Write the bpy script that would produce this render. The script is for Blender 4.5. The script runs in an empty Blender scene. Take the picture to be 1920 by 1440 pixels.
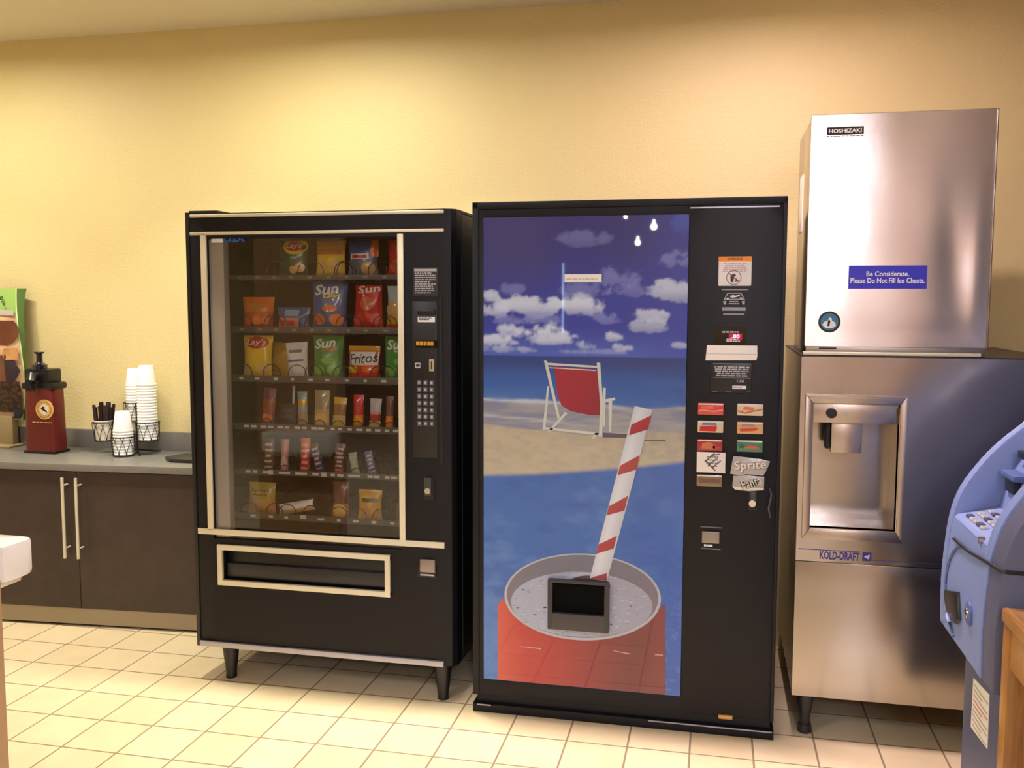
import bpy, bmesh, math, random
import numpy as np
from mathutils import Vector, Matrix

random.seed(7)
C = bpy.context.scene.collection
T = 0.2032          # floor tile pitch (8 in)
WALL_Y, CEIL_Z = 0.64, 2.727
COUNTER_Z = 0.748

# ------------------------------------------------------------------ materials
def lin(c):
    out = []
    for v in c[:3]:
        v = v / 255.0
        out.append(v / 12.92 if v <= 0.04045 else ((v + 0.055) / 1.055) ** 2.4)
    return out

MATS = {}
def mat(name, rgb, rough=0.5, metal=0.0, spec=0.5, coat=0.0, emit=None, estr=0.0, var=0.0, vscale=8.0,
        bump=0.0, bscale=80.0, aniso=0.0, alpha=1.0):
    if name in MATS:
        return MATS[name]
    m = bpy.data.materials.new(name)
    m.use_nodes = True
    nt = m.node_tree
    b = nt.nodes['Principled BSDF']
    col = lin(rgb) + [1.0]
    b.inputs['Base Color'].default_value = col
    b.inputs['Roughness'].default_value = rough
    b.inputs['Metallic'].default_value = metal
    b.inputs['Specular IOR Level'].default_value = spec
    b.inputs['Coat Weight'].default_value = coat
    b.inputs['Coat Roughness'].default_value = 0.04
    b.inputs['Alpha'].default_value = alpha
    if emit:
        b.inputs['Emission Color'].default_value = lin(emit) + [1.0]
        b.inputs['Emission Strength'].default_value = estr
    tc = None
    if var > 0 or bump > 0:
        tc = nt.nodes.new('ShaderNodeTexCoord')
    if var > 0:
        n = nt.nodes.new('ShaderNodeTexNoise')
        n.inputs['Scale'].default_value = vscale
        n.inputs['Detail'].default_value = 4
        nt.links.new(tc.outputs['Object'], n.inputs['Vector'])
        r = nt.nodes.new('ShaderNodeValToRGB')
        r.color_ramp.elements[0].position = 0.3
        r.color_ramp.elements[1].position = 0.7
        r.color_ramp.elements[0].color = [c * (1 - var) for c in col[:3]] + [1]
        r.color_ramp.elements[1].color = [min(1, c * (1 + var)) for c in col[:3]] + [1]
        nt.links.new(n.outputs['Fac'], r.inputs['Fac'])
        nt.links.new(r.outputs['Color'], b.inputs['Base Color'])
    if bump > 0:
        n = nt.nodes.new('ShaderNodeTexNoise')
        n.inputs['Scale'].default_value = bscale
        n.inputs['Detail'].default_value = 3
        nt.links.new(tc.outputs['Object'], n.inputs['Vector'])
        bp = nt.nodes.new('ShaderNodeBump')
        bp.inputs['Strength'].default_value = bump
        bp.inputs['Distance'].default_value = 0.004
        nt.links.new(n.outputs['Fac'], bp.inputs['Height'])
        nt.links.new(bp.outputs['Normal'], b.inputs['Normal'])
    if aniso > 0:
        b.inputs['Anisotropic'].default_value = aniso
        tg = nt.nodes.new('ShaderNodeTangent')
        tg.direction_type = 'RADIAL'
        tg.axis = 'Z'
        nt.links.new(tg.outputs['Tangent'], b.inputs['Tangent'])
    MATS[name] = m
    return m

def stainless(name, rgb, rough, aniso, rot=0.25):
    """brushed steel: fine horizontal grain, soft uneven sheet"""
    if name in MATS:
        return MATS[name]
    m = mat(name, rgb, rough, 1.0, aniso=aniso)
    nt = m.node_tree
    b = nt.nodes['Principled BSDF']
    b.inputs['Anisotropic Rotation'].default_value = rot
    tc = nt.nodes.new('ShaderNodeTexCoord')
    mp = nt.nodes.new('ShaderNodeMapping')
    mp.inputs['Scale'].default_value = (3, 3, 900)
    nt.links.new(tc.outputs['Object'], mp.inputs['Vector'])
    n = nt.nodes.new('ShaderNodeTexNoise')
    n.inputs['Scale'].default_value = 1.0
    n.inputs['Detail'].default_value = 2
    nt.links.new(mp.outputs['Vector'], n.inputs['Vector'])
    n2 = nt.nodes.new('ShaderNodeTexNoise')
    n2.inputs['Scale'].default_value = 2.6
    n2.inputs['Detail'].default_value = 1
    nt.links.new(tc.outputs['Object'], n2.inputs['Vector'])
    mx = nt.nodes.new('ShaderNodeMath')
    mx.operation = 'MULTIPLY_ADD'
    mx.inputs[1].default_value = 0.004
    nt.links.new(n.outputs['Fac'], mx.inputs[0])
    nt.links.new(n2.outputs['Fac'], mx.inputs[2])
    bp = nt.nodes.new('ShaderNodeBump')
    bp.inputs['Strength'].default_value = 0.35
    bp.inputs['Distance'].default_value = 0.02
    nt.links.new(mx.outputs['Value'], bp.inputs['Height'])
    nt.links.new(bp.outputs['Normal'], b.inputs['Normal'])
    return m

def glass_mat(name, tint=(1, 1, 1), ior=1.5):
    """thin pane: clear, with its own mirror reflection"""
    m = bpy.data.materials.new(name)
    m.use_nodes = True
    nt = m.node_tree
    nt.nodes.remove(nt.nodes['Principled BSDF'])
    out = nt.nodes['Material Output']
    tr = nt.nodes.new('ShaderNodeBsdfTransparent')
    tr.inputs['Color'].default_value = (*tint, 1)
    gl = nt.nodes.new('ShaderNodeBsdfGlossy')
    gl.inputs['Roughness'].default_value = 0.02
    fr = nt.nodes.new('ShaderNodeFresnel')
    fr.inputs['IOR'].default_value = ior
    mx = nt.nodes.new('ShaderNodeMixShader')
    nt.links.new(fr.outputs['Fac'], mx.inputs['Fac'])
    nt.links.new(tr.outputs['BSDF'], mx.inputs[1])
    nt.links.new(gl.outputs['BSDF'], mx.inputs[2])
    nt.links.new(mx.outputs['Shader'], out.inputs['Surface'])
    MATS[name] = m
    return m

def attr_mat(name, rough=0.45, coat=1.0):
    m = bpy.data.materials.new(name)
    m.use_nodes = True
    nt = m.node_tree
    b = nt.nodes['Principled BSDF']
    a = nt.nodes.new('ShaderNodeVertexColor')
    a.layer_name = 'Col'
    nt.links.new(a.outputs['Color'], b.inputs['Base Color'])
    b.inputs['Roughness'].default_value = rough
    b.inputs['Coat Weight'].default_value = coat
    b.inputs['Coat Roughness'].default_value = 0.02
    MATS[name] = m
    return m

def flat(rgb, rough=0.5, **k):
    return mat('paint_%d_%d_%d_%d' % (*[int(v) for v in rgb], int(rough * 100)), rgb, rough, **k)

# ------------------------------------------------------------------ mesh builder
def origin(o):
    p = Vector((0, 0, 0))
    while o is not None:
        p += o.location
        o = o.parent
    return p

TEXT_CACHE = {}
def text_mesh(s, bold=0.0):
    k = (s, bold)
    if k not in TEXT_CACHE:
        cu = bpy.data.curves.new('t', 'FONT')
        cu.body = s
        cu.resolution_u = 2
        cu.offset = bold
        ob = bpy.data.objects.new('t', cu)
        C.objects.link(ob)
        bpy.context.view_layer.update()
        dg = bpy.context.evaluated_depsgraph_get()
        me = bpy.data.meshes.new_from_object(ob.evaluated_get(dg))
        v = [tuple(p.co) for p in me.vertices]
        f = [tuple(p.vertices) for p in me.polygons]
        bpy.data.objects.remove(ob)
        bpy.data.curves.remove(cu)
        bpy.data.meshes.remove(me)
        xs = [p[0] for p in v] or [0, 1]
        ys = [p[1] for p in v] or [0, 1]
        TEXT_CACHE[k] = (v, f, min(xs), max(xs), min(ys), max(ys))
    return TEXT_CACHE[k]

class MB:
    def __init__(self):
        self.v, self.f, self.m, self.mats, self.col = [], [], [], [], None
    def mi(self, m):
        if m not in self.mats:
            self.mats.append(m)
        return self.mats.index(m)
    def add(self, v, f, m):
        n = len(self.v)
        self.v += [tuple(p) for p in v]
        self.f += [tuple(i + n for i in q) for q in f]
        k = self.mi(m)
        self.m += [k] * len(f)
        return self
    def box(self, x0, x1, y0, y1, z0, z1, m, bev=0.0, seg=2):
        if bev <= 0:
            v = [(x, y, z) for x in (x0, x1) for y in (y0, y1) for z in (z0, z1)]
            f = [(0, 1, 3, 2), (4, 6, 7, 5), (0, 4, 5, 1), (2, 3, 7, 6), (0, 2, 6, 4), (1, 5, 7, 3)]
            return self.add(v, f, m)
        bm = bmesh.new()
        bmesh.ops.create_cube(bm, size=1)
        for p in bm.verts:
            p.co = ((x0 + x1) / 2 + p.co.x * (x1 - x0), (y0 + y1) / 2 + p.co.y * (y1 - y0), (z0 + z1) / 2 + p.co.z * (z1 - z0))
        bmesh.ops.bevel(bm, geom=list(bm.edges), offset=bev, segments=seg, affect='EDGES', profile=0.6)
        return self.bm(bm, m)
    def bm(self, bm, m):
        bm.verts.index_update()
        self.add([tuple(p.co) for p in bm.verts], [tuple(q.index for q in f.verts) for f in bm.faces], m)
        bm.free()
        return self
    def prism(self, pts, d0, d1, m, axis='y', bev=0.0):
        """polygon (two coords, the third axis is extruded from d0 to d1)"""
        def P(p, d):
            return {'y': (p[0], d, p[1]), 'z': (p[0], p[1], d), 'x': (d, p[0], p[1])}[axis]
        bm = bmesh.new()
        a = [bm.verts.new(P(p, d0)) for p in pts]
        b = [bm.verts.new(P(p, d1)) for p in pts]
        n = len(pts)
        bm.faces.new(a)
        bm.faces.new(b[::-1])
        for i in range(n):
            bm.faces.new((a[i], b[i], b[(i + 1) % n], a[(i + 1) % n]))
        bmesh.ops.recalc_face_normals(bm, faces=bm.faces[:])
        if bev > 0:
            bmesh.ops.bevel(bm, geom=list(bm.edges), offset=bev, segments=2, affect='EDGES', profile=0.6)
        return self.bm(bm, m)
    def lathe(self, prof, cx, cy, m, seg=24, cz=0.0):
        v, f = [], []
        for r, z in prof:
            for k in range(seg):
                a = 2 * math.pi * k / seg
                v.append((cx + r * math.cos(a), cy + r * math.sin(a), cz + z))
        for i in range(len(prof) - 1):
            for k in range(seg):
                k2 = (k + 1) % seg
                f.append((i * seg + k, i * seg + k2, (i + 1) * seg + k2, (i + 1) * seg + k))
        if prof[0][0] > 1e-6:
            f.append(tuple(range(seg))[::-1])
        if prof[-1][0] > 1e-6:
            f.append(tuple((len(prof) - 1) * seg + k for k in range(seg)))
        return self.add(v, f, m)
    def disc(self, x, z, y0, y1, r, m, seg=24, rz=None):
        rz = rz or r
        return self.prism([(x + r * math.cos(2 * math.pi * k / seg), z + rz * math.sin(2 * math.pi * k / seg)) for k in range(seg)], y0, y1, m)
    def tube(self, pts, r, m, seg=8, closed=False):
        pts = [Vector(p) for p in pts]
        n = len(pts)
        v, f = [], []
        up = Vector((0.13, 0.21, 1)).normalized()
        for i, p in enumerate(pts):
            a = pts[(i - 1) % n] if closed or i > 0 else p
            b = pts[(i + 1) % n] if closed or i < n - 1 else p
            t = (b - a).normalized()
            u = t.cross(up)
            if u.length < 0.05:
                u = t.cross(Vector((1, 0, 0)))
            u.normalize()
            w = t.cross(u)
            for k in range(seg):
                an = 2 * math.pi * k / seg
                v.append(p + u * math.cos(an) * r + w * math.sin(an) * r)
        for i in range(n if closed else n - 1):
            j = (i + 1) % n
            for k in range(seg):
                k2 = (k + 1) % seg
                f.append((i * seg + k, j * seg + k, j * seg + k2, i * seg + k2))
        if not closed:
            f.append(tuple(range(seg)))
            f.append(tuple((n - 1) * seg + k for k in range(seg))[::-1])
        return self.add(v, f, m)
    def text(self, s, x0, x1, z0, z1, y, m, bold=0.0, fit=True, surf=None, shear=0.0, rot=0.0, arc=0.0):
        """lettering in the box x0..x1, z0..z1 of a face that looks to -y"""
        tv, tf, a, b, c, d = text_mesh(s, bold)
        sx, sz = (x1 - x0) / max(b - a, 1e-6), (z1 - z0) / max(d - c, 1e-6)
        if not fit:
            sx = sz = min(sx, sz)
        mx, mz = (x0 + x1) / 2, (z0 + z1) / 2
        out = []
        cr, sr = math.cos(rot), math.sin(rot)
        for p in tv:
            lx = (p[0] - (a + b) / 2) * sx
            lz = (p[1] - (c + d) / 2) * sz
            lx += shear * lz
            if arc:
                lz += arc * (lx / max(x1 - x0, 1e-6) * 2) ** 2
            px, pz = mx + lx * cr - lz * sr, mz + lx * sr + lz * cr
            out.append((px, (surf(px, pz) if surf else y), pz))
        return self.add(out, tf, m)
    def lines(self, x0, x1, z0, z1, rows, y, m, fill=0.55, surf=None, seed=1, centre=False):
        """rows of print too small to read"""
        rnd = random.Random(seed)
        h = (z1 - z0) / rows
        for r in range(rows):
            zt = z1 - r * h
            L = (x1 - x0) * rnd.uniform(0.7, 1.0)
            x = x0 + ((x1 - x0 - L) / 2 if centre else 0)
            xe = x + L
            while x < xe - 0.002:
                w = min(rnd.uniform(0.05, 0.2) * (x1 - x0), xe - x)
                q = [(x, zt - h * fill), (x + w, zt - h * fill), (x + w, zt), (x, zt)]
                self.add([(p[0], surf(*p) if surf else y, p[1]) for p in q], [(0, 1, 2, 3)], m)
                x += w + 0.03 * (x1 - x0)
        return self
    def quad(self, pts, m):
        return self.add(pts, [tuple(range(len(pts)))], m)
    def build(self, name, parent=None, smooth=35.0):
        o3 = origin(parent)
        me = bpy.data.meshes.new(name)
        me.from_pydata([(p[0] - o3.x, p[1] - o3.y, p[2] - o3.z) for p in self.v], [], self.f)
        for m in self.mats:
            me.materials.append(m)
        me.polygons.foreach_set('material_index', self.m)
        if self.col is not None:
            at = me.color_attributes.new('Col', 'FLOAT_COLOR', 'POINT')
            at.data.foreach_set('color', np.asarray(self.col, dtype=np.float32).ravel())
        if smooth:
            me.polygons.foreach_set('use_smooth', [True] * len(me.polygons))
            me.set_sharp_from_angle(angle=math.radians(smooth))
        me.update()
        o = bpy.data.objects.new(name, me)
        C.objects.link(o)
        o.parent = parent
        return o

def tag(o, label, cat, group=None):
    o['label'] = label
    o['category'] = cat
    if group:
        o['group'] = group
    return o
def thing(name, label, cat, loc, group=None):
    o = bpy.data.objects.new(name, None)
    o.empty_display_size = 0.05
    o.location = loc
    C.objects.link(o)
    return tag(o, label, cat, group)
def solo(mb, name, label, cat, base, group=None, smooth=35.0):
    """a thing that is one mesh, with its origin at its base"""
    b = Vector(base)
    mb.v = [(p[0] - b.x, p[1] - b.y, p[2] - b.z) for p in mb.v]
    o = mb.build(name, None, smooth)
    o.location = b
    return tag(o, label, cat, group)
def structure(o):
    o['kind'] = 'structure'
    return o
def copy_tree(o, parent=None):
    c = o.copy()
    C.objects.link(c)
    c.parent = parent
    for ch in list(o.children):
        copy_tree(ch, c)
    return c

M_BLACK = mat('black_enamel', (15, 15, 21), 0.42, spec=.28, bump=0.15, bscale=400)
M_BLACK2 = mat('black_plastic', (18, 18, 21), 0.35)
M_DARK = mat('dark_interior', (38, 33, 27), 0.7)
M_CHAMP = mat('champagne_aluminium', (216, 210, 186), 0.42, 0.2)
M_SILVER = mat('bright_aluminium', (172, 172, 184), 0.35, 0.6)
M_WHITE = mat('white_print', (236, 236, 238), 0.5)
M_GREYPR = mat('grey_print', (176, 176, 184), 0.5)
M_CHROME = mat('chrome', (205, 200, 190), 0.2, 1.0)
M_WIRE = mat('dark_wire', (44, 38, 36), 0.4, 0.4)
M_INK = mat('black_ink', (26, 24, 26), 0.5)
M_GLASS = glass_mat('clear_pane', (.93, .91, .87), 1.6)
# ------------------------------------------------------------------ room shell
def wall_mat():
    m = mat('yellow_paint', (219, 202, 149), 0.5, bump=0.42, bscale=95)
    b = m.node_tree.nodes['Principled BSDF']
    b.inputs['Specular IOR Level'].default_value = 0.4
    return m
M_WALL = wall_mat()
M_CEIL = mat('ceiling_paint', (226, 218, 196), 0.85, bump=0.5, bscale=160)

def floor_mat():
    m = bpy.data.materials.new('cream_tile')
    m.use_nodes = True
    nt = m.node_tree
    b = nt.nodes['Principled BSDF']
    def math_(op, a, bb=None, c=None):
        n = nt.nodes.new('ShaderNodeMath')
        n.operation = op
        for i, x in enumerate((a, bb, c)):
            if x is None:
                continue
            if hasattr(x, 'is_output'):
                nt.links.new(x, n.inputs[i])
            else:
                n.inputs[i].default_value = x
        return n.outputs[0]
    tc = nt.nodes.new('ShaderNodeTexCoord')
    sp = nt.nodes.new('ShaderNodeSeparateXYZ')
    nt.links.new(tc.outputs['Object'], sp.inputs[0])
    g = 0.0066 / T
    masks, cells = [], []
    for ax in ('X', 'Y'):
        s = math_('MULTIPLY_ADD', sp.outputs[ax], 1 / T, 100 + g / 2)
        fr = math_('FRACT', s)
        # distance to the joint centre, soft edges
        d = math_('MINIMUM', fr, math_('ADD', math_('MULTIPLY', fr, -1.0), 1.0 + g))
        masks.append(math_('LESS_THAN', fr, g))
        cells.append(math_('FLOOR', s))
    grout = math_('MAXIMUM', masks[0], masks[1])
    cb = nt.nodes.new('ShaderNodeCombineXYZ')
    nt.links.new(cells[0], cb.inputs[0])
    nt.links.new(cells[1], cb.inputs[1])
    wn = nt.nodes.new('ShaderNodeTexWhiteNoise')
    nt.links.new(cb.outputs[0], wn.inputs['Vector'])
    nz = nt.nodes.new('ShaderNodeTexNoise')
    nz.inputs['Scale'].default_value = 9
    nz.inputs['Detail'].default_value = 5
    nt.links.new(tc.outputs['Object'], nz.inputs['Vector'])
    f = math_('MULTIPLY_ADD', wn.outputs['Value'], 0.35, math_('MULTIPLY', nz.outputs['Fac'], 0.75))
    r = nt.nodes.new('ShaderNodeValToRGB')
    r.color_ramp.elements[0].position = 0.15
    r.color_ramp.elements[1].position = 0.85
    r.color_ramp.elements[0].color = lin((212, 190, 150)) + [1]
    r.color_ramp.elements[1].color = lin((226, 209, 174)) + [1]
    nt.links.new(f, r.inputs['Fac'])
    mx = nt.nodes.new('ShaderNodeMix')
    mx.data_type = 'RGBA'
    nt.links.new(grout, mx.inputs['Factor'])
    nt.links.new(r.outputs['Color'], mx.inputs['A'])
    mx.inputs['B'].default_value = lin((138, 120, 94)) + [1]
    nt.links.new(mx.outputs['Result'], b.inputs['Base Color'])
    rr = math_('MULTIPLY_ADD', grout, 0.45, 0.34)
    nt.links.new(rr, b.inputs['Roughness'])
    bp = nt.nodes.new('ShaderNodeBump')
    bp.inputs['Distance'].default_value = 0.002
    bp.inputs['Strength'].default_value = 0.5
    h = math_('MULTIPLY_ADD', grout, -1.0, math_('MULTIPLY', nz.outputs['Fac'], 0.25))
    nt.links.new(h, bp.inputs['Height'])
    nt.links.new(bp.outputs['Normal'], b.inputs['Normal'])
    return m
M_FLOOR = floor_mat()

X0, X1, Y0 = -2.2, 4.5, -6.7
structure(MB().box(X0, X1, Y0, WALL_Y, -0.1, 0, M_FLOOR).build('floor', smooth=0))
structure(MB().box(X0, X1, Y0, WALL_Y, CEIL_Z, CEIL_Z + 0.1, M_CEIL).build('ceiling', smooth=0))
structure(MB().box(X0, X1, WALL_Y, WALL_Y + 0.12, 0, CEIL_Z, M_WALL).build('wall_back', smooth=0))
structure(MB().box(X1, X1 + 0.12, Y0, WALL_Y, 0, CEIL_Z, mat('shaded_wall_paint', (140, 104, 84), 0.6, bump=.4, bscale=95)).build('wall_right', smooth=0))  # right wall's shade is put into its darker brown colour
structure(MB().box(X0 - 0.12, X0, Y0, WALL_Y, 0, CEIL_Z, M_WALL).build('wall_left', smooth=0))
structure(MB().box(X0, X1, Y0 - 0.12, Y0, 0, CEIL_Z, mat('far_wall_paint', (150, 120, 88), 0.6)).build('wall_front', smooth=0))
# unseen dark panel added on the right wall for the steel to reflect
structure(MB().box(X1 - .03, X1 - .001, -5.2, -1.3, 0, 2.1, mat('reflected_panel_dark', (26, 20, 18), .5)).build('reflected_panel', smooth=0))
# the end of a partition, whose edge runs down the left border of the photograph
M_PART = mat('tan_paint', (176, 142, 106), 0.6, bump=0.4, bscale=95)
structure(MB().box(0.62, 1.057, -1.43, -1.32, 0, CEIL_Z, M_PART).build('wall_partition', smooth=0))

# ------------------------------------------------------------------ basin on the partition's end
M_CERAMIC = mat('white_ceramic', (238, 236, 234), 0.22, coat=0.3)
t = thing('wall_basin', 'white rounded ceramic basin jutting past the tan partition edge', 'basin', (0.86, -1.26, 0.72))
MB().prism([(0.70, -1.322), (1.072, -1.322), (1.075, -1.24), (1.066, -1.21), (1.04, -1.2), (0.70, -1.2)], 0.722, 0.823, M_CERAMIC, 'z', bev=0.012).build('bowl', t)
MB().box(0.72, 1.04, -1.322, -1.22, 0.700, 0.726, M_CERAMIC, 0.008).build('mounting_bracket', t)

# ------------------------------------------------------------------ counter
M_BROWN = mat('dark_brown_laminate', (58, 45, 40), 0.42, var=0.12, vscale=14, bump=0.1, bscale=200)
M_LAM = mat('grey_laminate', (120, 117, 112), 0.3, var=0.05, vscale=60)
M_KICK = mat('kick_aluminium', (158, 146, 124), 0.4, 0.35)
def front_y(x, off=0.0):
    return 0.174 + 0.066 * (x + 0.2) + off
XL, XR = -1.3, 0.935
t = thing('base_cabinet', 'dark brown two-door base cabinet under the grey countertop', 'cabinet', (0.1, 0.4, 0))
MB().prism([(XL, front_y(XL, .022)), (XR, front_y(XR, .022)), (XR, WALL_Y - .002), (XL, WALL_Y - .002)], 0.085, 0.716, M_BROWN, 'z').build('carcass', t)
MB().prism([(XL, front_y(XL, .012)), (XR, front_y(XR, .012)), (XR, WALL_Y - .05), (XL, WALL_Y - .05)], 0.012, 0.085, M_KICK, 'z').prism([(XL, front_y(XL, .03)), (XR, front_y(XR, .03)), (XR, WALL_Y - .05), (XL, WALL_Y - .05)], 0.0, 0.012, M_INK, 'z').build('toe_kick', t)  # black strip under the kick stands in for its shadow line
def handle(x, parent):
    y = front_y(x) - 0.036
    mb = MB()
    mb.tube([(x, y, 0.327), (x, y, 0.690)], 0.0068, M_CHAMP, 12)
    for z in (0.372, 0.655):
        mb.tube([(x, y, z), (x, y + 0.042, z)], 0.0042, M_CHAMP, 8)
    mb.build('handle', parent)
XS = 0.131
for a, b, hx in ((XL, XS - 0.0015, 0.088), (XS + 0.0015, XR, 0.153)):
    d = MB().prism([(a, front_y(a)), (b, front_y(b)), (b, front_y(b, .020)), (a, front_y(a, .020))], 0.088, 0.712, M_BROWN, 'z', bev=0.0015).build('door', t)
    handle(hx, d)
t = thing('countertop', 'long grey laminate countertop with a low backsplash against the yellow wall', 'countertop', (0.1, 0.4, 0.716))
MB().prism([(XL, front_y(XL, -.014)), (XR, front_y(XR, -.014)), (XR, WALL_Y - .001), (XL, WALL_Y - .001)], 0.7165, COUNTER_Z, M_LAM, 'z', bev=0.003).build('worktop', t)
MB().box(XL, XR, WALL_Y - 0.021, WALL_Y - 0.001, COUNTER_Z, 0.838, M_LAM, 0.002).build('backsplash', t)

# ------------------------------------------------------------------ coffee airpot
M_RED = mat('maroon_wrap', (96, 26, 24), 0.35, var=0.12, vscale=9)
M_GOLD = mat('gold_print', (212, 168, 96), 0.45)
M_CREAM = mat('cream_print', (232, 222, 204), 0.5)
M_BRN2 = mat('dark_brown_print', (48, 30, 24), 0.5)
ax, ay = -0.216, 0.447
t = thing('coffee_airpot', 'maroon coffee airpot with black pump lid and gold round emblem', 'coffee dispenser', (ax, ay, COUNTER_Z))
mb = MB()
lv = [(0.760, 0.086, 0.052), (0.90, 0.084, 0.050), (1.055, 0.081, 0.049), (1.068, 0.079, 0.048)]
v, f = [], []
for z, hx, hy in lv:
    r = 0.030
    for cx, cy, a0 in ((hx - r, hy - r, 0), (-hx + r, hy - r, 90), (-hx + r, -hy + r, 180), (hx - r, -hy + r, 270)):
        for k in range(5):
            an = math.radians(a0 + 90 * k / 4)
            v.append((ax + cx + r * math.cos(an), ay + cy + r * math.sin(an), z))
n = 20
for i in range(len(lv) - 1):
    for k in range(n):
        f.append((i * n + k, i * n + (k + 1) % n, (i + 1) * n + (k + 1) % n, (i + 1) * n + k))
f += [tuple(range(n))[::-1], tuple(range((len(lv) - 1) * n, len(lv) * n))]
mb.add(v, f, M_RED)
yf = ay - 0.0505
ex, ez = (-0.1798, 0.9594)
mb.disc(ex, ez, yf - 0.0016, yf + .004, 0.047, M_GOLD, 32)
mb.disc(ex, ez, yf - 0.0022, yf, 0.038, M_BRN2, 32)
mb.disc(ex, ez, yf - 0.0027, yf, 0.036, M_GOLD, 32)
mb.disc(ex, ez, yf - 0.0032, yf, 0.025, M_CREAM, 32)
mb.prism([(ex - .018, ez + .004), (ex - .006, ez + .016), (ex + .006, ez + .010), (ex + .0, ez + .002), (ex + .014, ez - .004), (ex + .018, ez - .014), (ex - .004, ez - .006)], yf - 0.0036, yf, M_BRN2)
mb.lines(ex - 0.068, ex + 0.068, ez - 0.064, ez - 0.059, 1, yf - 0.001, M_GOLD, 0.8, seed=3)
mb.build('body', t)
MB().box(ax - 0.087, ax + 0.087, ay - 0.053, ay + 0.053, COUNTER_Z, 0.762, M_BLACK2, 0.006).build('base', t)
mb = MB()
mb.box(ax - 0.086, ax + 0.086, ay - 0.052, ay + 0.052, 1.052, 1.086, M_BLACK2, 0.012)
mb.box(ax - 0.074, ax + 0.062, ay - 0.046, ay + 0.046, 1.082, 1.150, M_BLACK2, 0.012)
lid = mb.build('lid', t)
MB().tube([(ax - .004, ay - .035, 1.118), (ax - .004, ay - .070, 1.116), (ax - .004, ay - .088, 1.098), (ax - .004, ay - .09, 1.050)], 0.023, M_BLACK2, 12).build('spout', lid)
MB().lathe([(0.034, 0), (0.034, 0.022), (0.022, 0.03), (0.015, 0.034), (0.0135, 0.072), (0.022, 0.078), (0.024, 0.084), (0.0, 0.086)], ax - .004, ay - 0.02, mat('black_gloss', (24, 24, 40), 0.12, coat=0.6), 24, 1.146).build('pump', lid)

# ------------------------------------------------------------------ coffee bag shaped sign
M_LIME = mat('lime_print', (148, 186, 96), 0.5)
M_GREEN = mat('leaf_green_print', (70, 104, 30), 0.55)
t = thing('coffee_bag_sign', 'bulging green coffee bag sign printed with beans and hands', 'sign', (-0.58, 0.57, COUNTER_Z))
edge = [(-0.4565, 1.5156), (-0.4484, 1.4403), (-0.435, 1.3492), (-0.4161, 1.2449), (-0.4063, 1.1402), (-0.4073, 1.0613), (-0.4204, 0.9818), (-0.4421, 0.915), (-0.4562, 0.8774)]
side = [(-0.4151, 1.5185), (-0.4232, 1.4794), (-0.4194, 1.3748), (-0.4095, 1.2699), (-0.4088, 1.1645), (-0.4141, 1.0585), (-0.4242, 0.9786), (-0.4361, 0.925), (-0.4417, 0.8741)]
xl = -0.76
zt, zb = 1.5295, 0.8795
def bulge(z):
    return 0.56 - 0.035 * math.sin(math.pi * min(1, max(0, (z - zb) / (zt - zb))))
def bag_rows(zs, xa, xb, y, m, mb, n=6):
    v, f = [], []
    for z in zs:
        for k in range(n + 1):
            u = k / n
            v.append((xa(z) * (1 - u) + xb(z) * u, y(z, u), z))
    for i in range(len(zs) - 1):
        for k in range(n):
            f.append((i * (n + 1) + k, i * (n + 1) + k + 1, (i + 1) * (n + 1) + k + 1, (i + 1) * (n + 1) + k))
    mb.add(v, f, m)
def interp(pts, z):
    p = sorted((b, a) for a, b in pts)
    return float(np.interp(z, [q[0] for q in p], [q[1] for q in p]))
fx = lambda z: interp(edge, z)
sx_ = lambda z: interp(side, z)
zs = np.linspace(zb, zt, 17)
def bean_mat():
    m = mat('bean_print', (70, 42, 28), 0.5)
    nt = m.node_tree
    b = nt.nodes['Principled BSDF']
    tc = nt.nodes.new('ShaderNodeTexCoord')
    sp = nt.nodes.new('ShaderNodeTexVoronoi')
    sp.inputs['Scale'].default_value = 55
    nt.links.new(tc.outputs['Object'], sp.inputs['Vector'])
    r = nt.nodes.new('ShaderNodeValToRGB')
    r.color_ramp.elements[0].color = lin((96, 62, 42)) + [1]
    r.color_ramp.elements[1].color = lin((34, 20, 16)) + [1]
    r.color_ramp.elements[1].position = 0.75
    nt.links.new(sp.outputs['Distance'], r.inputs['Fac'])
    nt.links.new(r.outputs['Color'], b.inputs['Base Color'])
    return m
mb = MB()
yb = lambda z, u: bulge(z) + 0.02 * u * u
bag_rows(zs, lambda z: xl, lambda z: fx(z) - .006, yb, M_LIME, mb)
bag_rows(zs, lambda z: fx(z) - .006, fx, lambda z, u: bulge(z) + .02, mat('pale_lime_print', (206, 226, 170), 0.5), mb, 1)
# the picture on the bag
e = 0.0015
pz = [z for z in np.linspace(zb + 0.006, 1.3978, 14)]
bag_rows(pz, lambda z: xl, lambda z: fx(z) - .008, lambda z, u: yb(z, u) - e, mat('burlap_print', (206, 170, 132), 0.5, var=0.2, vscale=20), mb)
def blob(zlo, zhi, xa, xb, m, d):
    zz = list(np.linspace(zlo, zhi, 8))
    bag_rows(zz, xa, xb, lambda z, u: bulge(z) + 0.0 + .012 * u - e * d, m, mb)
c_ = lambda z, lo, hi: math.sqrt(max(0, 1 - ((z - (lo + hi) / 2) / ((hi - lo) / 2)) ** 2))
blob(1.3978, 1.4266, lambda z: xl, lambda z: fx(z) - .010, mat('grey_sack_print', (178, 172, 160), 0.5), 3)
blob(1.2538, 1.3721, lambda z: xl, lambda z: -0.5459 + 0.125 * c_(z, 1.2435, 1.3978), mat('brown_hand_print', (104, 54, 30), 0.5, var=0.25, vscale=12), 3)
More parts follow.
